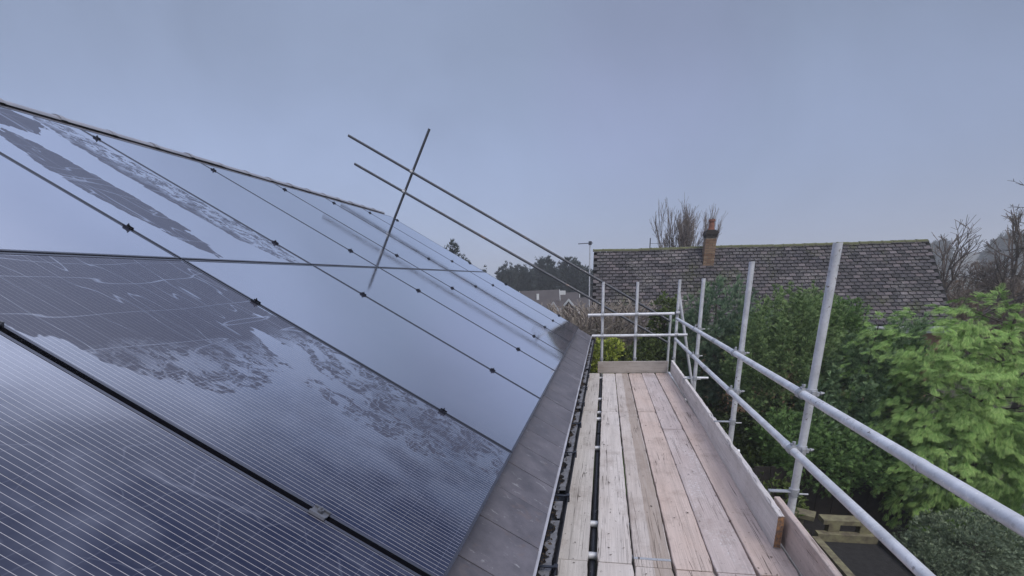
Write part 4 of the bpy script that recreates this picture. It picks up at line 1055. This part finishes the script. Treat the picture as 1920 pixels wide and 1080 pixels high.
pos = ['at its left end, sparse', 'second from the left end', 'third from the left end', 'fourth from the left end', 'fifth from the left end', 'sixth from the left end', 'seventh from the left end', 'at its middle', 'just right of its middle', 'left of the sloping rails', 'under the upper sloping rail', 'between the sloping rails', 'seventh from the right end', 'sixth from the right end', 'fifth from the right end', 'fourth from the right end', 'third from the right end', 'second from the right end', 'at its right end by the aerial']
prof_ = [3.3, 5.2, 5.8, 5.4, 5.7, 5.5, 5.0, 5.6, 6.1, 6.3, 5.4, 4.9, 5.4, 5.9, 5.7, 5.2, 4.8, 4.6, 4.4]
for k in range(19):
    x_ = -13.3+k*.68+rnd.uniform(-.15,.15); y_ = 58+rnd.uniform(-3, 5)
    far_tree(x_*y_/60, y_, prof_[k]+.75+rnd.uniform(-.2,.2), rnd.uniform(.75, 1.1), 'dark conifer in the misty wood, '+pos[k], 100+k, 'fir' if k in (0, 1, 6) else 'round')
far_tree(-9.45, 30, 7.0, .72, 'lone dark conifer rising over the roof edge, the taller of two', 150, 'fir', 'conifers over the roof edge')
far_tree(-8.85, 30.4, 6.1, .62, 'shorter dark conifer leaning on the lone tall one', 151, 'fir', 'conifers over the roof edge')
far_tree(-8.15, 33, 5.25, .5, 'small dark treetop peeping over the panel edge', 152, 'round', 'conifers over the roof edge')
# second misty rank behind
for k in range(12):
    x_ = 84+k*6.5+rnd.uniform(-2,2); y_ = 150+rnd.uniform(-12, 12)
    far_tree(x_*.98, y_, rnd.uniform(8.0, 10.0), rnd.uniform(2.6, 3.6), 'misty tree on the far right skyline, number '+['one','two','three','four','five','six','seven','eight','nine','ten','eleven','twelve'][k]+' from the left', 170+k, 'round', 'misty skyline trees')

# far houses below the wood
M['farroof'] = simple('far_roof', (.07,.062,.066), .9, var=.1, scale=2); M['farwall'] = simple('far_wall', (.36,.34,.34), .9, var=.1, scale=2); M['farbrick'] = simple('far_brick_wall', (.20,.13,.11), .9, scale=2)
M['winglass'] = simple('far_window', (.05,.06,.08), .15)
def gable(label, x, y, zr, L, D, h, rot, wall, front=True):
    """gabled house: ridge along local x, length L, half depth D, roof rise h, ridge z zr"""
    t = thing('far_house', label, 'house', (x, y, GZ-.5), (0,0,rot), 'houses below the wood')
    H = zr-GZ+.5; e = H-h
    mb = MB().box(0, -D+.15, 0, L, D-.15, e); mb.add([(0,-D+.15,e),(0,0,H-.1),(0,D-.15,e),(L,-D+.15,e),(L,0,H-.1),(L,D-.15,e)], [(0,1,2),(5,4,3)]); link('wall', mb.mesh('wall', M[wall]), t)
    mb = MB()
    for s in (-1, 1):
        vs = [(-.15,0,H),(L+.15,0,H),(L+.15,s*(D+.1),e-.1),(-.15,s*(D+.1),e-.1)]; mb.add(vs+[(a,b,c-.1) for a,b,c in vs], [(0,1,2,3),(7,6,5,4),(0,4,5,1),(1,5,6,2),(2,6,7,3),(3,7,4,0)])
    link('roof', mb.mesh('roof', M['farroof']), t)
    for xx in (-.19, L+.16):
        for s in (-1, 1):
            vs = [(xx,0,H+.02),(xx,0,H-.16),(xx,s*(D+.12),e-.28),(xx,s*(D+.12),e-.10)]
            b_ = MB().add(vs+[(a+.03,b,c) for a,b,c in vs], [(0,1,2,3),(7,6,5,4),(0,4,5,1),(1,5,6,2),(2,6,7,3),(3,7,4,0)]); link('bargeboard', b_.mesh('bargeboard', M['white']), t)
    for q in (-D*.4, D*.2):
        w_ = link('window', MB().box(-.05, q, e-.9, -.01, q+.5, e-.2).mesh('window', M['white']), t); link('pane', MB().box(-.06, q+.05, e-.85, -.052, q+.45, e-.25).mesh('pane', M['winglass']), w_)
    return t, H, e
gable('far house with a white arched dormer under the wood', -6.9, 40.5, .80, 3.0, 1.9, 1.5, R(8), 'farbrick')
t = bpy.data.objects['far_house']; 
mb = MB().box(.2,-1.75,2.05,.9,-1.2,2.75)
for i in range(8):
    a0 = math.pi*i/8; a1 = math.pi*(i+1)/8; mb.add([(.55,-1.75,2.75),(.55+.4*math.cos(a0),-1.75,2.75+.45*math.sin(a0)),(.55+.4*math.cos(a1),-1.75,2.75+.45*math.sin(a1)),(.55,-1.2,2.75),(.55+.4*math.cos(a0),-1.2,2.75+.45*math.sin(a0)),(.55+.4*math.cos(a1),-1.2,2.75+.45*math.sin(a1))], [(0,1,2),(1,4,5,2)])
do = link('dormer', mb.mesh('dormer', M['white']), t); link('window', MB().box(.33,-1.78,2.15,.77,-1.755,2.85).mesh('window', M['farwall']), do)
link('chimney', MB().box(1.25,-.9,2.6,1.45,-.6,3.55).mesh('chimney', M['white']), t)
gable('far house with a dark roof and low white chimney', -4.6, 41.5, .52, 2.3, 1.6, 1.25, R(4), 'farwall')
t2 = bpy.data.objects['far_house.001']; link('chimney', MB().box(.5,-.2,3.3,1.3,.2,3.68).mesh('chimney', M['white']), t2)
gable('far house showing a white edged gable end', -3.78, 37.0, .02, 3.2, 1.15, 1.35, R(60), 'farbrick')
gable('far house with white bargeboards nearest the sloping rails', -2.55, 36.0, .22, 3.6, 1.5, 1.5, R(64), 'farbrick')
for k, (x_, y_) in enumerate(((-2.2, 26), (-1.6, 20))):
    t = thing('bare_tree', ['thin bare tree among the far houses', 'thin bare tree before the far houses by the aerial pole'][k], 'tree', (x_, y_, GZ)); bare(t, 3.6, .05, 90+k, 4, 3, .55, 'twig', .3, .3, .74, rmin=.006)

# ------------------------------------------------------------------ haze
hz = MB().box(-420, -60, GZ-4.6, 640, 660, 24); m, t_, b = newmat('haze')
t_.nodes.remove(b); pv = t_.nodes.new('ShaderNodeVolumePrincipled'); pv.inputs['Color'].default_value = (.95,.975,1,1); pv.inputs['Density'].default_value = HAZE = .0024
pv.inputs['Anisotropy'].default_value = 0.2
t_.links.new(pv.outputs[0], t_.nodes['Material Output'].inputs['Volume'])
tag(link('haze', hz.mesh('haze', m)), kind='stuff')
